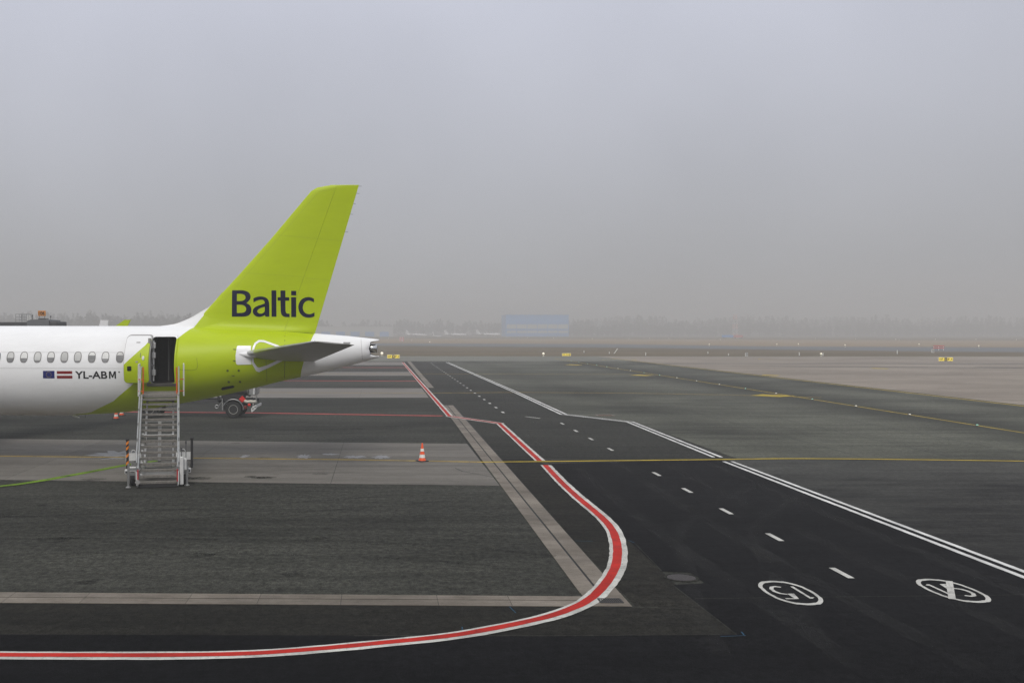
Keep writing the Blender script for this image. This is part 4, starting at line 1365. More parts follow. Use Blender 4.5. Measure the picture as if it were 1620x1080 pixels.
# ------------------------------------------------------------------ passenger stairs
s0 = G(249.5, 762, 0.2)
s1 = G(253, 622.9, 2.93)
sd = (s1 - s0)
srot = math.atan2(-sd.x, sd.y)
RUN = sd.length
stairs = thing('passenger_stairs', 'towable grey metal passenger stairs set against the open rear door of the jet', 'stairs', (s0.x, s0.y, 0.0), srot)
NSTEP = 16
going, rise, z_first, SW = RUN / NSTEP, (2.93 - 0.2) / NSTEP, 0.2, 1.28
for i in range(NSTEP):
    bm = new()
    y_, z_ = i * going, z_first + i * rise
    box(bm, (0, y_ + 0.15, z_ - 0.014), (SW, 0.30, 0.026))
    box(bm, (0, y_ + 0.012, z_ - 0.030), (SW, 0.024, 0.058), bev=0.006)
    for q in range(5):
        box(bm, (0, y_ + 0.05 + q * 0.052, z_ + 0.002), (SW - 0.02, 0.022, 0.012))
    st_ = obj('step', bm, MT['tread'], stairs)
    bm = new()
    box(bm, (-SW / 2 + 0.075, y_ + 0.012, z_ + 0.06), (0.085, 0.012, 0.05))
    if i in (3, 5, 6, 8, 1):
        obj('step_marker', bm, MT['wpaint'], st_)
    else:
        bm.free()
ZP, PE = 2.93, 6.45
bm = new()
box(bm, (0, (RUN + PE) / 2, ZP - 0.03), (SW, PE - RUN, 0.05))
box(bm, (0, RUN + 0.02, ZP - 0.06), (SW, 0.05, 0.12), bev=0.01)
for q in range(16):
    box(bm, (0, RUN + 0.1 + q * (PE - RUN - 0.1) / 16, ZP + 0.001), (SW - 0.03, 0.03, 0.012))
plat = obj('platform', bm, MT['tread'], stairs)
bm = new()
box(bm, (0, RUN + 0.06, ZP - 0.135), (SW - 0.1, 0.02, 0.035))
obj('platform_light_strip', bm, MT['wpaint'], plat)
bm = new()
box(bm, (0, PE + 0.03, ZP - 0.08), (SW + 0.1, 0.14, 0.16), bev=0.05)
obj('rubber_bumper', bm, MT['scuff'], plat)
ang = math.atan2(NSTEP * rise, RUN)
for sx in (-1, 1):
    bm = new()
    x = sx * (SW / 2 + 0.035)
    prism(bm, [(-0.02, 0.05), (0.12, 0.05), (RUN + 0.1, ZP - 0.32), (PE, ZP - 0.32), (PE, ZP - 0.05), (RUN - 0.05, ZP - 0.02), (-0.03, 0.22)], 'x', x - 0.025, x + 0.025)
    obj('stringer', bm, MT['alu'], stairs)
    # sloping hand rail with posts
    xr = sx * (SW / 2 + 0.07)
    bm = new()
    p0, p1 = Vector((xr, 0.25, 1.15)), Vector((xr, RUN + 0.05, ZP + 0.98))
    tube(bm, smooth_path([(xr, 0.10, 0.30), (xr, 0.10, 0.85), (xr, 0.22, 1.12), (xr, 0.45, 1.29)], 3) + [p1 + Vector((0, 0, 0)), Vector((xr, PE - 0.5, ZP + 1.0))], 0.026, 8)
    tube(bm, [(xr, 0.3, 0.72), (xr, RUN, ZP + 0.5)], 0.018, 6)
    for q in range(1, 6):
        y_ = RUN * q / 6
        z_ = z_first + rise / going * y_
        tube(bm, [(xr, y_, z_ - 0.1), (xr, y_, z_ + 0.98)], 0.018, 6)
    obj('handrail', bm, MT['alu'], stairs, auto=40)
    # sliding guard panel on the platform
    bm = new()
    xg = sx * (SW / 2 + (0.17 if sx < 0 else 0.26))
    for y_ in (RUN + 0.25, PE - 0.12):
        bar(bm, (xg, y_, ZP - 0.1), (xg, y_, ZP + 1.12), 0.05, 0.05)
    for z_ in (ZP + 1.10, ZP + 0.55, ZP + 0.0):
        bar(bm, (xg, RUN + 0.25, z_), (xg, PE - 0.12, z_), 0.04, 0.05)
    box(bm, (xg, (RUN + PE) / 2 + 0.1, ZP + 0.28), (0.012, PE - RUN - 0.5, 0.52))
    obj('guard_panel', bm, MT['wpaint'], stairs)
    bm = new()
    xo = sx * (SW / 2 - 0.01)
    bar(bm, (xo, RUN + 0.12, ZP - 0.05), (xo, RUN + 0.12, ZP + 1.02), 0.05, 0.06)
    bar(bm, (xo, RUN + 0.12, ZP + 0.55), (xg, RUN + 0.25, ZP + 0.55), 0.04, 0.04)
    bar(bm, (xo, RUN + 0.12, ZP + 0.1), (xg, RUN + 0.25, ZP + 0.1), 0.04, 0.04)
    obj('orange_post', bm, MT['orange'], stairs)
    bm = new()
    box(bm, (sx * (SW / 2 + 0.02), -0.05, 0.42), (0.05, 0.03, 0.42), bev=0.008)
    obj('red_reflector', bm, MT['reflred'], stairs)
    bm = new()
    box(bm, (sx * (SW / 2 + 0.055), -0.055, 0.34), (0.03, 0.03, 0.46))
    obj('end_post', bm, MT['wpaint'], stairs)
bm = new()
box(bm, (0, 0.06, 0.085), (SW, 0.10, 0.15), bev=0.01)  # black box added under the lowest step in place of its dark shadow
obj('step_shade_box', bm, MT['black'], stairs)
# chassis
bm = new()
for sx in (-1, 1):
    bar(bm, (sx * 0.52, 0.5, 0.42), (sx * 0.52, 4.9, 0.42), 0.09, 0.14)
for y_ in (0.6, 1.9, 3.3, 4.8):
    bar(bm, (-0.95, y_, 0.42), (0.95, y_, 0.42), 0.1, 0.1)
obj('chassis', bm, MT['alu'], stairs)
bm = new()
for sx in (-1, 1):
    bar(bm, (sx * 0.5, 4.6, 0.45), (sx * 0.5, 2.4, 1.55), 0.07, 0.1)
    bar(bm, (sx * 0.5, 2.2, 0.45), (sx * 0.5, 5.6, 2.62), 0.07, 0.1)
bar(bm, (-0.5, 2.4, 1.55), (0.5, 2.4, 1.55), 0.07, 0.07)
bar(bm, (-0.5, 5.6, 2.6), (0.5, 5.6, 2.6), 0.07, 0.07)
bar(bm, (0, 3.4, 0.5), (0, 4.2, 1.9), 0.12, 0.12)
bar(bm, (-0.5, 4.2, 1.95), (0.5, 4.2, 1.95), 0.08, 0.12)
obj('lifting_frame', bm, MT['wpaint'], stairs)
for sx in (-1, 1):
    for y_ in (0.75, 4.5):
        bm = new()
        Mx = Matrix.Translation((sx * 0.86, y_, 0.24)) @ Matrix.Rotation(R(90), 4, 'Y')
        lathe(bm, [(0.10, -0.08), (0.21, -0.08), (0.24, -0.05), (0.24, 0.05), (0.21, 0.08), (0.10, 0.08)], 20, Mx)
        wh = obj('wheel', bm, MT['black'], stairs, auto=40)
        bm = new()
        lathe(bm, [(0.03, -0.10), (0.05, -0.085), (0.13, -0.082), (0.13, 0.082), (0.05, 0.085), (0.03, 0.10)], 16, Mx)
        obj('rim', bm, MT['alu'], wh, auto=40)
        bm = new()
        box(bm, (sx * 0.86, y_ - 0.12, 0.58), (0.34, 0.10, 0.16), bev=0.02)
        box(bm, (sx * 0.72, y_ - 0.16, 0.38), (0.12, 0.09, 0.36), bev=0.02)
        obj('axle_bracket', bm, MT['wpaint'], stairs)
        bm = new()
        box(bm, (sx * 1.07, y_ - 0.14, 0.50), (0.10, 0.16, 0.15), bev=0.015)
        br = obj('lamp_box', bm, MT['wpaint'], stairs)
        bm = new()
        box(bm, (sx * 1.07, y_ - 0.224, 0.49), (0.06, 0.012, 0.07))
        obj('lamp', bm, MT['orange'] if y_ > 2 else MT['darkgrey'], br)
# jacks with upright bodies, levers, lifting eyes
for sx, y_ in ((-1, 0.2), (1, 0.35), (-1, 3.3), (1, 3.3)):
    bm = new()
    tube(bm, [(sx * 0.98, y_, 0.02), (sx * 0.98, y_, 0.82)], 0.04, 10)
    lathe(bm, [(0.09, 0.0), (0.09, 0.025), (0.05, 0.05)], 14, Matrix.Translation((sx * 0.98, y_, 0.0)))
    bar(bm, (sx * 0.6, y_ + 0.02, 0.62), (sx * 0.99, y_ + 0.02, 0.62), 0.06, 0.08)
    obj('jack_leg', bm, MT['alu'], stairs, auto=40)
for sx in (-1, 1):
    bm = new()
    bar(bm, (sx * 0.62, 1.3, 0.92), (sx * 1.12, 1.3, 0.92), 0.08, 0.26)
    bar(bm, (sx * 0.66, 1.3, 0.25), (sx * 0.66, 1.3, 1.05), 0.1, 0.1)
    obj('outrigger', bm, MT['wpaint'], stairs)
    bm = new()
    tube(bm, [(sx * 0.86 + 0.07 * math.cos(R(a)), 1.26, 1.09 + 0.075 * math.sin(R(a))) for a in range(-30, 211, 24)], 0.013, 6)
    obj('lifting_eye', bm, MT['wpaint'], stairs)
bm = new()
box(bm, (0.80, 0.15, 0.55), (0.13, 0.16, 0.95), bev=0.02)
box(bm, (0.92, 0.3, 0.75), (0.10, 0.16, 0.40), bev=0.02)
obj('hydraulic_unit', bm, MT['wpaint'], stairs)
for k_, (x, y_, z0, z1) in enumerate(((0.95, 0.4, 0.6, 1.45), (0.80, 0.42, 0.9, 1.22))):
    bm = new()
    tube(bm, [(x, y_, z0), (x, y_, z1)], 0.013, 6)
    tube(bm, [(x, y_, z1 - 0.02), (x, y_, z1 + 0.09)], 0.026, 8)
    obj('lever', bm, MT['darkgrey'], stairs)
for x in (-1.06, 1.16):
    bm = new()
    tube(bm, [(x, 1.25, 0.5), (x, 1.25, 1.50)], 0.045, 10)
    lathe(bm, [(0.05, 1.50), (0.065, 1.51), (0.065, 1.55), (0.03, 1.57)], 12, Matrix.Translation((x, 1.25, 0)))
    wp = obj('warning_post', bm, MT['black'], stairs, auto=40)
    if x < 0:
        for z in (0.72, 0.98, 1.24, 1.42):
            bm = new()
            bmesh.ops.create_cone(bm, cap_ends=False, segments=12, radius1=0.049, radius2=0.049, depth=0.10)
            for v in bm.verts:
                v.co = Vector((v.co.x + x, v.co.y + 1.25, v.co.z + z + v.co.x * 0.9))
            obj('warning_band', bm, M('amber_band', (0.75, 0.22, 0.01), 0.45), wp)
bm = new()
t = Matrix.Rotation(R(45), 3, 'Y')
box(bm, (-SW / 2 - 0.02, -0.11, 0.22), (0.14, 0.01, 0.14), rot=t)
obj('diamond_plate', bm, MT['gray'], stairs)
# ------------------------------------------------------------------ traffic cones
MT['cone'] = M('orange_cone_plastic', (0.85, 0.095, 0.012), 0.45, var=0.08, scale=12)
MT['conew'] = M('white_reflective_sleeve', (0.80, 0.80, 0.74), 0.4, var=0.08, scale=30)
def cone(px, py_, label, zg=0.011):
    g_ = G(px, py_, zg)
    c = thing('traffic_cone', label, 'cone', (g_.x, g_.y, zg), rnd.uniform(0, 1.5), 'traffic cones around the jet')
    bm = new()
    box(bm, (0, 0, 0.02), (0.40, 0.40, 0.036), bev=0.012)
    obj('base', bm, MT['black'], c)
    def rad(z): return 0.135 + (0.028 - 0.135) * (z - 0.04) / 0.70
    bm = new()
    lathe(bm, [(0.155, 0.036), (0.15, 0.06), (rad(0.12), 0.12), (rad(0.4), 0.4), (rad(0.72), 0.72), (0.022, 0.745)], 24)
    obj('cone_body', bm, MT['cone'], c, auto=50)
    for a, b in ((0.15, 0.285), (0.41, 0.52)):
        bm = new()
        lathe(bm, [(rad(a), a), (rad(a) + 0.005, a), (rad(b) + 0.005, b), (rad(b), b)], 24)
        obj('reflective_sleeve', bm, MT['conew'], c, auto=50)
    bm = new()
    lathe(bm, [(rad(0.29), 0.29), (rad(0.29) + 0.012, 0.295), (rad(0.32) + 0.012, 0.315), (rad(0.32), 0.32)], 24)
    obj('collar', bm, MT['cone'], c, auto=50)
cone(668, 729.3, 'orange and white traffic cone standing on the yellow line of the concrete stand')
cone(183.7, 662.4, 'traffic cone half hidden below the white belly of the jet', 0.0)
cone(192.5, 656.8, 'traffic cone tucked behind the belly of the jet beside the stairs', 0.0)

# ------------------------------------------------------------------ tank trailer behind the jet
MT['tank'] = M('tank_grey_paint', (0.40, 0.40, 0.40), 0.3, 0.6, var=0.1, scale=3)
MT['redp'] = M('red_placard', (0.62, 0.015, 0.012), 0.4)
g_ = G(369, 661.2)
tr = thing('fuel_trailer', 'grey fuel tank trailer with red diamond placard, half hidden behind the jet', 'trailer', (g_.x, g_.y, 0), R(-2.0))
Wd = 2.3
def wheel_pair(x, near):
    y_ = 0.17 if near else Wd - 0.17
    bm = new(); wheel_mesh(bm, (x, y_, 0.53), 0.53, 0.34)
    wh = obj('wheel', bm, MT['black'], tr, auto=40)
    bm = new()
    Mx = Matrix.Translation((x, y_, 0.53)) @ Matrix.Rotation(R(90), 4, 'X')
    lathe(bm, [(0.02, 0.10), (0.06, 0.16), (0.075, 0.10), (0.12, 0.06), (0.19, 0.075), (0.225, 0.10), (0.255, 0.172), (0.285, 0.178), (0.295, 0.16), (0.295, -0.175), (0.1, -0.12)], 28, Mx)
    obj('rim', bm, M('grey_wheel_rim', (0.33, 0.32, 0.29), 0.5, 0.3), wh, auto=40)
    bm = new()
    for q in range(10):
        a = R(36 * q)
        p = Vector((x + 0.15 * math.cos(a), y_ - 0.06, 0.53 + 0.15 * math.sin(a)))
        tube(bm, [p, p + Vector((0, -0.035, 0))], 0.014, 6)
    tag(obj('wheel_nut', bm, MT['darkgrey'], wh), kind='stuff')
    if near:
        bm = new()
        pts = [(x + 0.63 * math.cos(R(a)), 0.53 + 0.63 * math.sin(R(a))) for a in range(-2, 189, 10)]
        pin = [(x + 0.60 * math.cos(R(a)), 0.53 + 0.60 * math.sin(R(a))) for a in range(188, -3, -10)]
        prism(bm, pts + pin, 'y', -0.04, 0.40)
        obj('mudguard', bm, MT['darkgrey'], tr)
for x in (0.0, -5.2):
    for near in (True, False):
        wheel_pair(x, near)
bm = new()
for y_ in (0.55, Wd - 0.55):
    bar(bm, (1.35, y_, 1.02), (-6.2, y_, 1.02), 0.1, 0.2)
for x in (0.0, -5.2):
    bar(bm, (x, 0.3, 0.53), (x, Wd - 0.3, 0.53), 0.12, 0.12)
    bar(bm, (x, 0.55, 0.53), (x, 0.55, 1.0), 0.1, 0.1)
    bar(bm, (x, Wd - 0.55, 0.53), (x, Wd - 0.55, 1.0), 0.1, 0.1)
bar(bm, (0.6, 0.3, 0.95), (0.6, Wd - 0.3, 0.95), 0.1, 0.12)
obj('chassis', bm, MT['darkgrey'], tr)
bm = new()
n = 36
rr = []
for x, k_ in ((0.86, 0.90), (0.92, 0.98), (0.88, 1.0), (-5.9, 1.0), (-6.05, 0.9), (-6.12, 0.5)):
    rr.append([bm.verts.new((x, Wd / 2 + 1.10 * k_ * math.cos(2 * math.pi * q / n), 2.16 + 0.86 * k_ * math.sin(2 * math.pi * q / n))) for q in range(n)])
for a, b in zip(rr, rr[1:]):
    for q in range(n):
        bm.faces.new((a[q], a[(q + 1) % n], b[(q + 1) % n], b[q]))
bm.faces.new(rr[0]); bm.faces.new(rr[-1])
tk = obj('tank', bm, MT['tank'], tr, auto=40)
bm = new()
tube(bm, [(0.84, Wd / 2 + 1.115 * math.cos(2 * math.pi * q / n), 2.16 + 0.875 * math.sin(2 * math.pi * q / n)) for q in range(n)], 0.035, 8, closed=True)
obj('tank_end_ring', bm, MT['wpaint'], tk, smooth=True)
bm = new()
box(bm, (1.13, Wd / 2, 2.0), (0.38, 1.9, 1.2), bev=0.03)
cb = obj('pump_cabinet', bm, MT['tank'], tr)
bm = new()
bar(bm, (1.24, 0.19, 1.45), (1.30, 0.19, 2.55), 0.08, 0.10)
obj('cabinet_edge', bm, MT['wpaint'], cb)
bm = new()
for q in range(5):
    bar(bm, (1.36, 0.30, 1.2 + 0.27 * q), (1.36, 0.62, 1.2 + 0.27 * q), 0.025, 0.025)
for y_ in (0.30, 0.62):
    bar(bm, (1.36, y_, 0.9), (1.36, y_, 2.6), 0.03, 0.03)
obj('ladder', bm, MT['alu'], tr)
bm = new()
box(bm, (0.55, 0.06, 1.17), (0.30, 0.012, 0.30), rot=Matrix.Rotation(R(45), 3, 'Y'))
box(bm, (0.62, 0.30, 1.2), (0.05, 0.45, 0.06))
obj('diamond_placard', bm, MT['redp'], tr)
bm = new()
tube(bm, smooth_path([(0.68, 0.12, 1.06), (0.85, 0.08, 1.0), (1.05, 0.08, 1.02), (1.25, 0.10, 1.0), (1.32, 0.3, 1.0)], 4), 0.10, 10)
obj('hose', bm, M('pale_hose', (0.50, 0.47, 0.40), 0.6), tr, smooth=True)
bm = new()
lathe(bm, [(0.09, -0.05), (0.09, 0.05), (0.06, 0.07)], 16, Matrix.Translation((0.98, 0.08, 0.82)) @ Matrix.Rotation(R(90), 4, 'X'))
obj('tail_lamp', bm, M('red_lens', (0.7, 0.02, 0.01), 0.25), tr, auto=40)
bm = new()
box(bm, (0.72, 0.2, 0.66), (0.20, 0.25, 0.2), bev=0.03)
obj('red_box', bm, M('rusty_red_paint', (0.16, 0.02, 0.015), 0.5), tr)
bm = new()
prism(bm, [(1.10, 0.46), (1.14, 0.36), (1.42, 0.60), (1.42, 0.78), (1.36, 0.82), (1.10, 0.60)], 'y', 0.02, 0.06)
bar(bm, (1.38, 0.05, 0.72), (1.38, Wd - 0.05, 0.72), 0.06, 0.16)
bar(bm, (1.2, 0.06, 0.62), (1.15, 0.6, 0.95), 0.06, 0.06)
pt = obj('rear_bumper', bm, MT['wpaint'], tr)
for q in range(2):
    bm = new()
    box(bm, (1.22 + 0.13 * q, 0.013, 0.59 + 0.09 * q), (0.085, 0.01, 0.06), rot=Matrix.Rotation(R(-35), 3, 'Y'))
    obj('bumper_stripe', bm, MT['black'], pt)
bm = new()
box(bm, (-0.82, 0.10, 1.36), (0.12, 0.1, 0.12), bev=0.04)
bar(bm, (-0.82, 0.12, 1.3), (-0.82, 0.4, 1.05), 0.05, 0.05)
obj('side_lamp', bm, MT['wpaint'], tr)
bm = new()
tube(bm, [(-1.05 + 0.1 * math.cos(R(a)), 0.12, 0.70 + 0.1 * math.sin(R(a))) for a in range(0, 360, 30)], 0.022, 6, closed=True)
bar(bm, (-0.96, 0.13, 0.72), (-0.75, 0.3, 0.98), 0.05, 0.05)
bar(bm, (-0.70, 0.12, 0.5), (-0.72, 0.2, 1.2), 0.04, 0.04)
obj('hose_hook', bm, MT['alu'], tr)
bm = new()
box(bm, (-0.2, 0.55, 1.24), (1.7, 0.5, 0.42), bev=0.03)
box(bm, (0.85, 0.5, 0.98), (0.5, 0.5, 0.5), bev=0.03)
obj('side_locker', bm, MT['black'], tr)
bm = new()
tube(bm, [(0.635 * math.cos(R(a)), -0.045, 0.53 + 0.635 * math.sin(R(a))) for a in range(-2, 189, 10)], 0.018, 6)
obj('mudguard_edge', bm, MT['alu'], tr)
bm = new()
bar(bm, (-6.2, Wd / 2, 0.75), (-7.6, Wd / 2, 0.55), 0.1, 0.1)
tube(bm, [(-7.55, Wd / 2, 0.55), (-7.55, Wd / 2, 0.0)], 0.05, 8)
obj('drawbar', bm, MT['darkgrey'], tr)

# ------------------------------------------------------------------ boarding bridge with stand number
YB = 100.0
def PB(px, py_, Y=YB): return (px - CX) / F * Y, H - (py_ - CY) / F * Y
MT['bridge'] = M('bridge_grey_cladding', (0.13, 0.135, 0.14), 0.5, 0.2, var=0.1, scale=1)
MT['bridged'] = M('bridge_dark_cladding', (0.04, 0.04, 0.042), 0.6, var=0.1, scale=1)
bx_, _ = PB(0, 510)
br = thing('boarding_bridge', 'dark grey boarding bridge with a railed roof beyond the white fuselage', 'boarding bridge', (PB(60, 510)[0], YB, 0))
ox = PB(60, 510)[0]
def pbx(px): return PB(px, 0)[0] - ox
def pbz(py_): return PB(0, py_)[1]
bm = new()
box(bm, ((pbx(-180) + pbx(55)) / 2, 0, pbz(509.5) - 1.35), (pbx(55) - pbx(-180), 2.6, 2.7), bev=0.05)
tun = obj('tunnel', bm, MT['bridged'], br)
bm = new()
prism(bm, [(pbx(52), 2.6), (pbx(86), 2.6), (pbx(86), pbz(506.2)), (pbx(80), pbz(505.2)), (pbx(58), pbz(505.8)), (pbx(52), pbz(508))], 'y', -1.7, 1.9)
cabn = obj('cab', bm, MT['bridge'], br)
bm = new()
box(bm, ((pbx(86) + pbx(98)) / 2, 0, (pbz(508.6) + 2.5) / 2), (pbx(98) - pbx(86), 3.2, pbz(508.6) - 2.5), bev=0.08)
obj('bellows', bm, MT['bridged'], cabn)
bm = new()
box(bm, ((pbx(66) + pbx(78)) / 2, -0.6, pbz(505.4) + 0.04), (0.7, 1.0, 0.12), bev=0.02)
obj('roof_hatch', bm, MT['bridged'], cabn)
bm = new()
for px in (30.5, 36, 41.5, 47.5):
    for y_ in (-1.0, 0.6):
        bar(bm, (pbx(px), y_, pbz(510) - 0.05), (pbx(px), y_, pbz(497)), 0.05, 0.05)
for z_ in (pbz(497), pbz(501.5), pbz(506)):
    for y_ in (-1.0, 0.6):
        bar(bm, (pbx(30.5), y_, z_), (pbx(47.5), y_, z_), 0.04, 0.04)
    for px in (30.5, 47.5):
        bar(bm, (pbx(px), -1.0, z_), (pbx(px), 0.6, z_), 0.04, 0.04)
obj('roof_railing', bm, MT['alu'], tun)
bm = new()
for px in (49.5, 53.5):
    bar(bm, (pbx(px), -1.05, pbz(511)), (pbx(px), -1.05, pbz(498.5)), 0.06, 0.06)
for q in range(6):
    z_ = pbz(510) + (pbz(499) - pbz(510)) * q / 5
    bar(bm, (pbx(49.5), -1.05, z_), (pbx(53.5), -1.05, z_), 0.05, 0.05)
obj('roof_ladder', bm, MT['wpaint'], tun)
for px, z1 in ((58.4, 500.2), (87.0, 501.4)):
    bm = new()
    bar(bm, (pbx(px), -1.3, pbz(507.5)), (pbx(px), -1.3, pbz(z1)), 0.035, 0.035)
    box(bm, (pbx(px), -1.3, pbz(z1) + 0.03), (0.12, 0.12, 0.14), bev=0.03)
    obj('warning_lamp', bm, MT['darkgrey'], cabn)
for px in (-90, 62):
    bm = new()
    for y_ in (-0.9, 0.9):
        tube(bm, [(pbx(px), y_, 0.3), (pbx(px), y_, pbz(509.5) - 2.6)], 0.16, 10)
    bar(bm, (pbx(px), -1.3, 0.5), (pbx(px), 1.3, 0.5), 0.3, 0.3)
    lg = obj('lift_column', bm, MT['bridge'], br)
    for y_ in (-1.25, 1.25):
        bm = new(); wheel_mesh(bm, (pbx(px), y_, 0.42), 0.42, 0.3)
        obj('tyre', bm, MT['black'], lg, auto=40)
sx0, sz0 = PB(68.0, 500.0)
sx1, sz1 = PB(79.6, 491.8)
sg = thing('stand_number_sign', 'orange stand number sign reading 106 on the boarding bridge roof', 'sign', ((sx0 + sx1) / 2, YB - 1.4, 0))
bm = new()
box(bm, (0, 0, (sz0 + sz1) / 2), (sx1 - sx0, 0.16, sz1 - sz0), bev=0.015)
obj('panel', bm, M('orange_sign_face', (0.60, 0.22, 0.012), 0.45), sg)
bm = fit_text('106', -(sx1 - sx0) * 0.40, (sx1 - sx0) * 0.40, sz0 + 0.07, sz1 - 0.07, 0.03)
for v in bm.verts:
    v.co = Vector((v.co.x, -0.088, v.co.y))
obj('lettering', bm, MT['ink'], sg)
bm = new()
for x in (-0.25, 0.25):
    bar(bm, (x, 0, sz0 + 0.02), (x, 0, pbz(505.9)), 0.04, 0.04)
obj('post', bm, MT['darkgrey'], sg)

# ------------------------------------------------------------------ smaller jets far off
def jet(label, loc, rz, L, hfin, mats, group=None, name='parked_jet'):
    root = thing(name, label, 'airplane', loc, rz, group)
    r_ = L * 0.052
    zc = r_ + L * 0.055
    bm = new()
    rings = []
    n = 20
    for t, k_, dz in ((0, .05, -.2), (.02, .35, -.12), (.06, .7, -.05), (.13, .97, 0), (.2, 1, 0), (.6, 1, 0), (.75, .85, .12), (.88, .5, .4), (.97, .2, .6), (1, .08, .65)):
        rings.append([bm.verts.new((t * L, r_ * k_ * math.cos(2 * math.pi * q / n), zc + dz * r_ + r_ * k_ * math.sin(2 * math.pi * q / n))) for q in range(n)])
    for a, b in zip(rings, rings[1:]):
        for q in range(n):
            bm.faces.new((a[q], a[(q + 1) % n], b[(q + 1) % n], b[q]))
    bm.faces.new(rings[0][::-1]); bm.faces.new(rings[-1])
    obj('fuselage', bm, mats[0], root, auto=60)
    bm = new()
    prism(bm, [(L * .78, zc + r_ * .7), (L * .90, hfin), (L * .985, hfin), (L * .95, zc + r_ * .6)], 'y', -0.09, 0.09)
    obj('vertical_stabilizer', bm, mats[1], root)
    for s in (-1, 1):
        bm = new()
        prism(bm, [(L * .38, s * r_ * .6), (L * .56, s * r_ * .6), (L * .62, s * L * .44), (L * .57, s * L * .44)], 'z', zc - r_ * .55, zc - r_ * .4)
        for v in bm.verts:
            v.co.z += abs(v.co.y) * 0.07
        obj('wing', bm, mats[2], root)
        bm = new()
        prism(bm, [(L * .88, 0), (L * .96, 0), (L * 1.0, s * L * .15), (L * .96, s * L * .15)], 'z', zc + r_ * .55, zc + r_ * .65)
        obj('horizontal_stabilizer', bm, mats[2], root)
        bm = new()
        Mx = Matrix.Translation((L * .68, s * r_ * 1.55, zc + r_ * .4)) @ Matrix.Rotation(R(90), 4, 'Y')
        lathe(bm, [(r_ * .35, 0), (r_ * .45, L * .02), (r_ * .45, L * .08), (r_ * .3, L * .13)], 16, Mx)
        bar(bm, (L * .73, s * r_ * .7, zc + r_ * .4), (L * .73, s * r_ * 1.4, zc + r_ * .4), L * .05, 0.12)
        obj('engine', bm, mats[2], root, auto=40)
    for x, y_ in ((L * .14, 0), (L * .52, -r_ * 1.3), (L * .52, r_ * 1.3)):
        bm = new()
        tube(bm, [(x, y_, zc - r_ * .5), (x, y_, 0.25)], 0.07, 8)
        lathe(bm, [(0.12, -0.1), (0.28, -0.1), (0.30, 0), (0.28, 0.1), (0.12, 0.1)], 16, Matrix.Translation((x, y_, 0.30)) @ Matrix.Rotation(R(90), 4, 'X'))
        obj('landing_gear', bm, MT['darkgrey'], root)
    return root
Wm = [MT['whitep'], MT['whitep'], MT['greywing']]
fx = (165 - CX) / F * 128
jet('small white jet hidden behind the airliner fuselage, only its fin tip showing', (fx - 11 * 0.94, 128, 0), 0, 11, H + 18.8 / F * 128, Wm)
for px0, px1, Yj, lab in ((641, 676, 1040, 'white jet parked far off beside the grey hangar'), (684, 699, 1060, 'short white jet seen in the fog between the parked jets'), (702, 739, 1050, 'pale white jet in the fog midway between the two hangars'), (752, 793, 1040, 'white jet parked in the fog next to the blue hangar')):
    xa, xb = (px0 - CX) / F * Yj, (px1 - CX) / F * Yj
    jet(lab, (xb, Yj, -0.008), R(180), xb - xa, 7.4 if px0 != 684 else 6.2, Wm, 'jets parked in the fog')

# ------------------------------------------------------------------ hangars
MT['hblue'] = M('blue_cladding', (0.05, 0.36, 0.85), 0.5, var=0.08, scale=0.2)
MT['hblue2'] = M('deep_blue_cladding', (0.04, 0.30, 0.75), 0.5, var=0.08, scale=0.2)
MT['hlight'] = M('light_grey_cladding', (0.50, 0.50, 0.47), 0.5, var=0.06, scale=0.2)
MT['hwin'] = M('hangar_glazing', (0.55, 0.58, 0.56), 0.2)
def PX(px, Y): return (px - CX) / F * Y
YH = 1240.0
def zH(py_): return H - (py_ - CY) / F * YH
hb = thing('blue_hangar', 'tall blue hangar with pale window bands standing in the fog', 'hangar', (PX(850, YH), YH, -0.01))
hw_ = (PX(899.5, YH) - PX(800, YH)) / 2
zt_ = zH(498.3)
bm = new(); box(bm, (0, 22, zt_ / 2), (2 * hw_, 44, zt_)); obj('wall', bm, MT['hblue'], hb)
bm = new(); box(bm, (0, 22, zt_ + 0.2), (2 * hw_ + 0.8, 44.8, 0.5)); obj('roof_edge', bm, MT['hblue2'], hb)
for q in range(6):
    xa = -hw_ + 0.6 + q * (2 * hw_ - 1.2) / 6
    wdt = (2 * hw_ - 1.2) / 6
    bm = new(); box(bm, (xa + wdt / 2, -0.15, zH(511) / 2), (wdt - 0.25, 0.3, zH(511))); lf = obj('door_leaf', bm, MT['hblue2'], hb)
    for ya, yb in ((513, 519.6), (523.2, 526.6)):
        bm = new(); box(bm, (xa + wdt / 2, -0.33, (zH(ya) + zH(yb)) / 2), (wdt - 0.9, 0.08, zH(ya) - zH(yb))); obj('window_band', bm, MT['hwin'], lf)
hg = thing('grey_hangar', 'long low grey hangar with blue doors behind the tail cone of the jet', 'hangar', (PX(540, YH), YH, -0.01))
x0, x1 = PX(455, YH) - PX(540, YH), PX(622.3, YH) - PX(540, YH)
zt_ = zH(516.6)
bm = new(); box(bm, ((x0 + x1) / 2, 20, zt_ / 2), (x1 - x0, 40, zt_)); obj('wall', bm, MT['hlight'], hg)
bm = new(); box(bm, ((x0 + x1) / 2, 20, zt_ + 0.15), (x1 - x0 + 0.6, 40.6, 0.35)); obj('roof_edge', bm, MT['hlight'], hg)
for q in range(7):
    xa = x0 + 2 + q * (x1 - x0 - 4) / 7
    wdt = (x1 - x0 - 4) / 7
    bm = new(); box(bm, (xa + wdt / 2, -0.15, zH(524.5) / 2), (wdt * 0.62, 0.3, zH(524.5))); obj('door_leaf', bm, MT['hblue2'], hg)
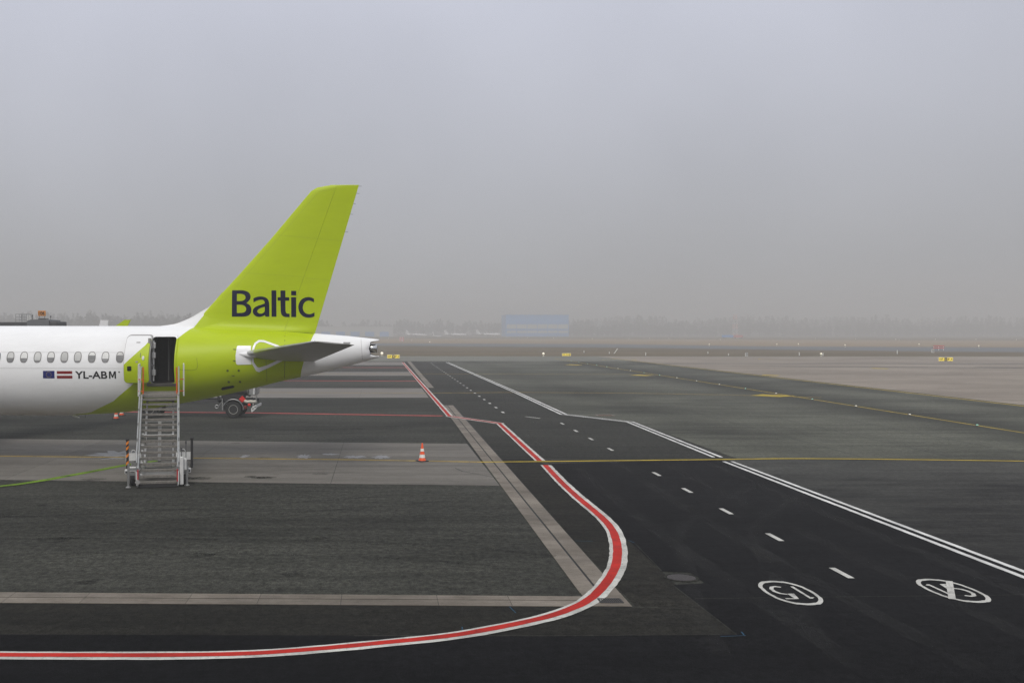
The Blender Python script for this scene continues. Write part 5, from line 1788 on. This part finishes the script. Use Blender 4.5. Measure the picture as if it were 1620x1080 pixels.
# striped hut, mast and vehicles far off
MT['hutr'] = M('red_stripe_paint', (0.55, 0.05, 0.05), 0.5)
Yh = 610.0
hut = thing('equipment_hut', 'small red and white striped equipment hut on the far grass', 'hut', (PX(635.5, Yh), Yh, -0.008))
bm = new(); box(bm, (0, 0, 1.2), (2.8, 2.4, 2.4)); obj('wall', bm, MT['wpaint'], hut)
bm = new(); box(bm, (0, 0, 2.45), (3.0, 2.6, 0.12)); obj('roof', bm, MT['wpaint'], hut)
for q in range(3):
    bm = new(); box(bm, (-0.95 + q * 0.95, -1.215, 1.2), (0.42, 0.03, 2.36)); obj('stripe', bm, MT['hutr'], hut)
Ym = 900.0
mast = thing('lattice_mast', 'pale red and white lattice mast rising in front of the misty wood', 'mast', (PX(1163, Ym), Ym, -0.008))
for q in range(5):
    z0, z1 = q * 4.0, q * 4.0 + 4.0
    w0, w1 = 1.7 - 0.1 * q, 1.7 - 0.1 * (q + 1)
    bm = new()
    for a, b in ((-1, -1), (1, -1), (1, 1), (-1, 1)):
        bar(bm, (a * w0, b * w0, z0), (a * w1, b * w1, z1), 0.3, 0.3)
    for z, w_ in ((z0, w0), ((z0 + z1) / 2, (w0 + w1) / 2)):
        for a, b in (((-1, -1), (1, 1)), ((1, -1), (-1, 1))):
            bar(bm, (a[0] * w_, -w_, z), (b[0] * w_, -w_, z + 2.2), 0.2, 0.2)
            bar(bm, (-w_, a[0] * w_, z), (-w_, b[0] * w_, z + 2.2), 0.2, 0.2)
            bar(bm, (w_, a[0] * w_, z), (w_, b[0] * w_, z + 2.2), 0.2, 0.2)
    obj('mast_section', bm, MT['wpaint'] if q % 2 else M('faded_red_steel', (0.72, 0.50, 0.46), 0.5), mast)
def far_truck(label, px, Y, cab, body, L):
    t = thing('far_truck', label, 'truck', (PX(px, Y), Y, -0.008))
    bm = new(); prism(bm, [(L * .28, .6), (L * .5, .6), (L * .5, 1.5), (L * .44, 2.5), (L * .28, 2.6)], 'y', -1.1, 1.1); cb_ = obj('cab', bm, cab, t)
    bm = new(); prism(bm, [(L * .43, 1.65), (L * .485, 1.65), (L * .44, 2.35), (L * .43, 2.35)], 'y', -1.12, 1.12); obj('window', bm, MT['black'], cb_)
    bm = new(); box(bm, (-L * .12, 0, 1.75), (L * .74, 2.3, 2.0), bev=.1); obj('cargo_body', bm, body, t)
    for x in (-L * .35, L * .36):
        for y_ in (-1.0, 1.0):
            bm = new(); wheel_mesh(bm, (x, y_, .5), .5, .3); obj('wheel', bm, MT['black'], t, auto=40)
far_truck('red truck parked at the foot of the misty lattice mast', 1168, 880, MT['hutr'], MT['hutr'], 7.5)
far_truck('blue lorry parked left of the lattice mast foot', 1152, 885, MT['hblue2'], MT['hblue2'], 10.5)
# ------------------------------------------------------------------ taxiway signs
MT['signy'] = M('yellow_sign_face', (0.90, 0.68, 0.03), 0.4, emit=0.3)
MT['signframe'] = M('pale_sign_frame', (0.62, 0.60, 0.48), 0.5)
def sign(label, px0, px1, py0, pyb, chars, mid):
    Y = F * H / (pyb - CY)
    x0, x1 = PX(px0, Y), PX(px1, Y)
    zt_, zb_ = H - (py0 - CY) / F * Y, 0.12
    s = thing('taxiway_sign', label, 'sign', ((x0 + x1) / 2, Y, 0.0))
    w_ = x1 - x0
    bm = new(); box(bm, (0, 0, (zt_ + zb_) / 2), (w_, 0.22, zt_ - zb_), bev=0.02); obj('case', bm, MT['signframe'], s)
    bm = new(); box(bm, (0, -0.115, (zt_ + zb_) / 2), (w_ - 0.12, 0.02, zt_ - zb_ - 0.1)); fc_ = obj('panel', bm, MT['signy'], s)
    zc_ = (zt_ + zb_) / 2
    h_ = (zt_ - zb_) * 0.27
    if mid:
        bm = new(); box(bm, (0, -0.13, zc_), (w_ * 0.2, 0.02, zt_ - zb_ - 0.1)); obj('black_panel', bm, MT['ink'], s)
        items = ((chars[0], -0.25, 0.05), (chars[1], 0.0, 0.025), (chars[2], 0.20, 0.06))
    else:
        items = tuple((c, -0.36 + 0.18 * i, 0.05) for i, c in enumerate(chars))
    for c, u, hwid in items:
        bm = fit_text(c, u * w_ - hwid * w_, u * w_ + hwid * w_, zc_ - h_, zc_ + h_, 0.03)
        y_ = -0.143 if (mid and u == 0) else -0.128
        for v in bm.verts:
            v.co = Vector((v.co.x, y_, v.co.y))
        obj('lettering', bm, MT['signy'] if (mid and u == 0) else MT['ink'], s)
    if mid:
        for d in (-1, 1):
            bm = new()
            X_ = d * w_ * 0.40
            q = [(X_ + d * w_ * 0.055, zc_), (X_ - d * 0.01 * w_, zc_ + h_ * .8), (X_ - d * 0.01 * w_, zc_ + h_ * .3), (X_ - d * w_ * 0.06, zc_ + h_ * .3), (X_ - d * w_ * 0.06, zc_ - h_ * .3), (X_ - d * 0.01 * w_, zc_ - h_ * .3), (X_ - d * 0.01 * w_, zc_ - h_ * .8)]
            prism(bm, q, 'y', -0.132, -0.126)
            obj('arrow', bm, MT['ink'], s)
    for x in (-w_ * 0.35, w_ * 0.35):
        bm = new(); box(bm, (x, 0, 0.07), (0.08, 0.12, 0.16)); obj('foot', bm, MT['darkgrey'], s)
sign('yellow taxiway sign with black centre panel just right of the jet tail cone', 612.3, 632.3, 560.9, 567.6, ('F', '1', 'F'), True)
sign('small yellow taxiway sign standing alone at the edge of the brown grass', 888.9, 903.2, 558.5, 563.9, 'FKFH1', False)
sign('yellow taxiway sign with black centre panel on the pale concrete apron', 1484.3, 1507.3, 565, 572.2, ('F', '2', 'F'), True)
# ------------------------------------------------------------------ small posts, boxes and lights on the grass
MT['postw'] = M('white_post_paint', (0.75, 0.75, 0.70), 0.5)
def post(px, y0, y1, label, lean=0.0, Yf=None):
    Y = Yf or F * H / (y1 - CY)
    h_ = H - (y0 - CY) / F * Y
    t = thing('marker_post', label, 'post', (PX(px, Y), Y, -0.02), 0, 'white marker posts on the grass')
    bm = new()
    tube(bm, [(0, 0, 0), (lean, 0, h_ * .94), (lean * 1.05, 0, h_)], [0.09, 0.09, 0.04], 10)
    obj('pole', bm, MT['postw'], t)
    bm = new(); lathe(bm, [(0.2, 0), (0.2, 0.06), (0.11, 0.12)], 12); obj('foot', bm, MT['darkgrey'], t)
common = 'thin white marker post standing in the brown grass'
for px, y0, y1 in ((924, 554.3, 558.3), (964, 556, 560), (1120, 555.8, 560), (1152.5, 558.8, 563), (1264.5, 557, 563), (1419.5, 553.5, 560.2)):
    post(px, y0, y1, common)
post(971, 551, 559.6, 'leaning white post in the brown grass', 0.9)
post(1021.5, 557, 563.2, 'bright white post at the corner of the pale concrete apron')
post(1302, 558, 563.3, 'white post beside a small lamp at the edge of the pale apron')
post(651.5, 535.6, 540.2, 'white post on the far side of the runway near the striped hut')
def cabinet(px, y0, y1, label):
    Y = F * H / (y1 - CY)
    s = Y / F
    t = thing('equipment_cabinet', label, 'cabinet', (PX(px, Y), Y, -0.02))
    h_ = H - (y0 - CY) * s
    bm = new(); box(bm, (0, 0, h_ / 2), (3.6 * s, 0.5, h_), bev=0.03); b_ = obj('case', bm, MT['postw'], t)
    bm = new(); box(bm, (0, -0.255, h_ * .5), (3.0 * s, 0.02, h_ * .8)); obj('door', bm, MT['gray'], b_)
    bm = new(); box(bm, (0, 0, h_ + 0.03), (4.0 * s, 0.6, 0.08)); obj('lid', bm, MT['gray'], t)
cabinet(1181, 557.6, 563.4, 'pale equipment cabinet in the grass behind the pale apron')
cabinet(1475.5, 551.8, 557.6, 'pale equipment cabinet beside the red barrier in the far grass')
def barrier(px, y0, y1, label):
    Y = F * H / (y1 - CY)
    t = thing('red_barrier', label, 'barrier', (PX(px, Y), Y, -0.012))
    for q in (-1.4, 0, 1.4):
        bm = new(); bar(bm, (q, 0, 0), (q, 0, 1.5), 0.12, 0.12); obj('post', bm, MT['postw'], t)
    for z in (0.7, 1.3):
        bm = new(); bar(bm, (-1.6, -0.08, z), (1.6, -0.08, z), 0.06, 0.3); obj('board', bm, MT['hutr'], t)
barrier(1485, 549, 554.2, 'red and white barrier at the runway edge')
lampm = M('lit_lamp_glass', (1.0, 0.93, 0.75), 0.3, emit=0.5)
greenlamp = M('lit_green_lamp', (0.45, 1.0, 0.75), 0.3, emit=0.2)
def lamp(px, yb, label, r_=0.16, h_=0.45, group=None, glass=lampm, Yf=None):
    Y = Yf or F * H / (yb - CY)
    t = thing('airfield_lamp', label, 'lamp', (PX(px, Y), Y, -0.02), 0, group)
    bm = new(); tube(bm, [(0, 0, 0), (0, 0, h_)], r_ * .3, 8); lathe(bm, [(r_ * 1.2, 0), (r_ * 1.2, .04), (r_ * .5, .08)], 12); obj('stem', bm, MT['signframe'], t)
    bm = new(); lathe(bm, [(r_ * .6, h_), (r_, h_ + r_ * .5), (r_ * .9, h_ + r_ * 1.3), (r_ * .3, h_ + r_ * 1.7)], 14); obj('lamp_glass', bm, glass, t, auto=60)
lamp(604.3, 562.5, 'pale round lamp on the grass between tail cone and yellow sign', 0.32, 0.30)
lamp(859.8, 563.5, 'pale round lamp on the grass left of the small yellow sign', 0.26, 0.4)
lamp(1299, 563.4, 'small pale lamp beside a white post behind the pale apron', 0.22, 0.4)
far = 'tiny white lamp shining at the far edge of the airfield'
for px, yb in ((1139.5, 538.6), (1122, 547.6), (1229, 546.8), (1290, 537), (1354, 537.2), (1417, 538.5), (1422.5, 538.5), (1480, 538), (1544, 538.4), (1608, 538.7), (1263, 546.8), (1337, 548.7), (1548.5, 550.2), (1454, 547), (680, 543), (835, 534.5), (876, 534.5), (937, 537), (995, 537), (1028, 537), (1058, 537), (615, 536.5)):
    lamp(px, max(yb, 536.0), far, 0.19, 0.6, 'far airfield lamps')
ctr = 'small flush lamp set in the yellow taxiway centre line'
y_ = 59.4
while y_ < 190:
    t = tag(thing('flush_lamp', ctr, 'lamp', (33.85 + (y_ - 59.4) * 0.006, y_, 0.018), 0, 'lamps along the taxiway centre line'))
    bm = new(); lathe(bm, [(0.13, 0), (0.12, 0.015), (0.08, 0.02)], 12); obj('housing', bm, MT['darkgrey'], t)
    bm = new(); lathe(bm, [(0.06, 0.018), (0.06, 0.045), (0.03, 0.055)], 12); obj('lamp_glass', bm, greenlamp if rnd.random() < 0.5 else lampm, t)
    y_ += 7.65
# ------------------------------------------------------------------ misty woods
MT['wood'] = M('bare_wood_foliage', (0.035, 0.038, 0.026), 0.9, spec=0.1, var=0.4, scale=0.15)
def forest(name, label, rows_, seed):
    r = random.Random(seed)
    vs_, fs = [], []
    def tri(p, s):
        d = [Vector((r.gauss(0, 1), r.gauss(0, 1), r.gauss(0, 1))).normalized() * s for _ in range(3)]
        i = len(vs_)
        vs_.extend([p + q for q in d])
        fs.append((i, i + 1, i + 2))
    for (xa, ya, xb, yb, n_, hmin, hmax, dep) in rows_:
        for q in range(n_):
            t = (q + r.random()) / n_
            x, y_ = xa + (xb - xa) * t, ya + (yb - ya) * t + r.random() * dep
            h_ = r.uniform(hmin, hmax) * (0.88 + 0.12 * math.sin(t * 31 + seed))
            base = Vector((x, y_, 0))
            i = len(vs_)
            w_ = 0.16 + 0.008 * h_
            for k_ in range(4):
                a = math.pi / 2 * k_
                vs_.append(base + Vector((w_ * math.cos(a), w_ * math.sin(a), -0.02)))
            for k_ in range(4):
                a = math.pi / 2 * k_
                vs_.append(base + Vector((w_ * .25 * math.cos(a), w_ * .25 * math.sin(a), h_ * 0.8)))
            for k_ in range(4):
                fs.append((i + k_, i + (k_ + 1) % 4, i + 4 + (k_ + 1) % 4, i + 4 + k_))
            pine = r.random() < 0.55
            R_ = h_ * (0.13 if pine else 0.2)
            c0 = 0.35 if pine else 0.25
            for _ in range(105):
                u = r.random() ** 0.8
                z = h_ * (c0 + (1.0 - c0) * u)
                rad = R_ * ((1 - u) * .9 + .12 if pine else math.sin(math.pi * min(1, .12 + u * .88)) + .1) * math.sqrt(r.random())
                a = r.random() * 6.283
                tri(base + Vector((rad * math.cos(a), rad * math.sin(a), z)), r.uniform(.7, 1.9))
            for _ in range(5):                               # undergrowth
                tri(base + Vector((r.uniform(-3, 3), r.uniform(-2, 2), r.uniform(0.2, 3))), r.uniform(.6, 1.4))
    ob = py(name, vs_, fs, MT['wood'])
    tag(ob, label, 'wood', kind='stuff')
forest('misty_wood', 'grey misty wood along the far side of the airfield', [(PX(898, 1290), 1290, PX(1800, 1290), 1290, 700, 8, 17, 70), (PX(898, 1400), 1400, PX(1800, 1400), 1400, 700, 15, 29, 200),
       (PX(880, 1600), 1600, PX(1800, 1600), 1600, 600, 22, 33, 300), (PX(540, 1500), 1500, PX(830, 1500), 1500, 260, 12, 25, 160)], 3)
forest('nearer_wood', 'dark misty wood rising behind the white fuselage', [(PX(-80, 960), 960, PX(345, 990), 990, 330, 12, 24, 90), (PX(-80, 1150), 1150, PX(345, 1150), 1150, 260, 20, 31, 200), (PX(345, 1160), 1160, PX(520, 1260), 1260, 220, 10, 22, 120)], 5)
# ------------------------------------------------------------------ haze
bm = new()
box(bm, (200, 1099, 17.0), (3404, 3002, 36.0))
hz = obj('haze', bm, [])
hm = bpy.data.materials.new('haze_air')
hm.use_nodes = True
hm.node_tree.nodes.clear()
ho = hm.node_tree.nodes.new('ShaderNodeOutputMaterial')
pv = hm.node_tree.nodes.new('ShaderNodeVolumePrincipled')
pv.inputs['Color'].default_value = (0.69, 0.685, 0.675, 1)
pv.inputs['Density'].default_value = 0.0015
pv.inputs['Density Attribute'].default_value = ''
pv.inputs['Color Attribute'].default_value = ''
pv.inputs['Temperature Attribute'].default_value = ''
pv.inputs['Anisotropy'].default_value = 0.0
hm.node_tree.links.new(pv.outputs['Volume'], ho.inputs['Volume'])
hz.data.materials.append(hm)
tag(hz, kind='stuff', label='pale grey fog lying over the whole airfield', cat='haze')
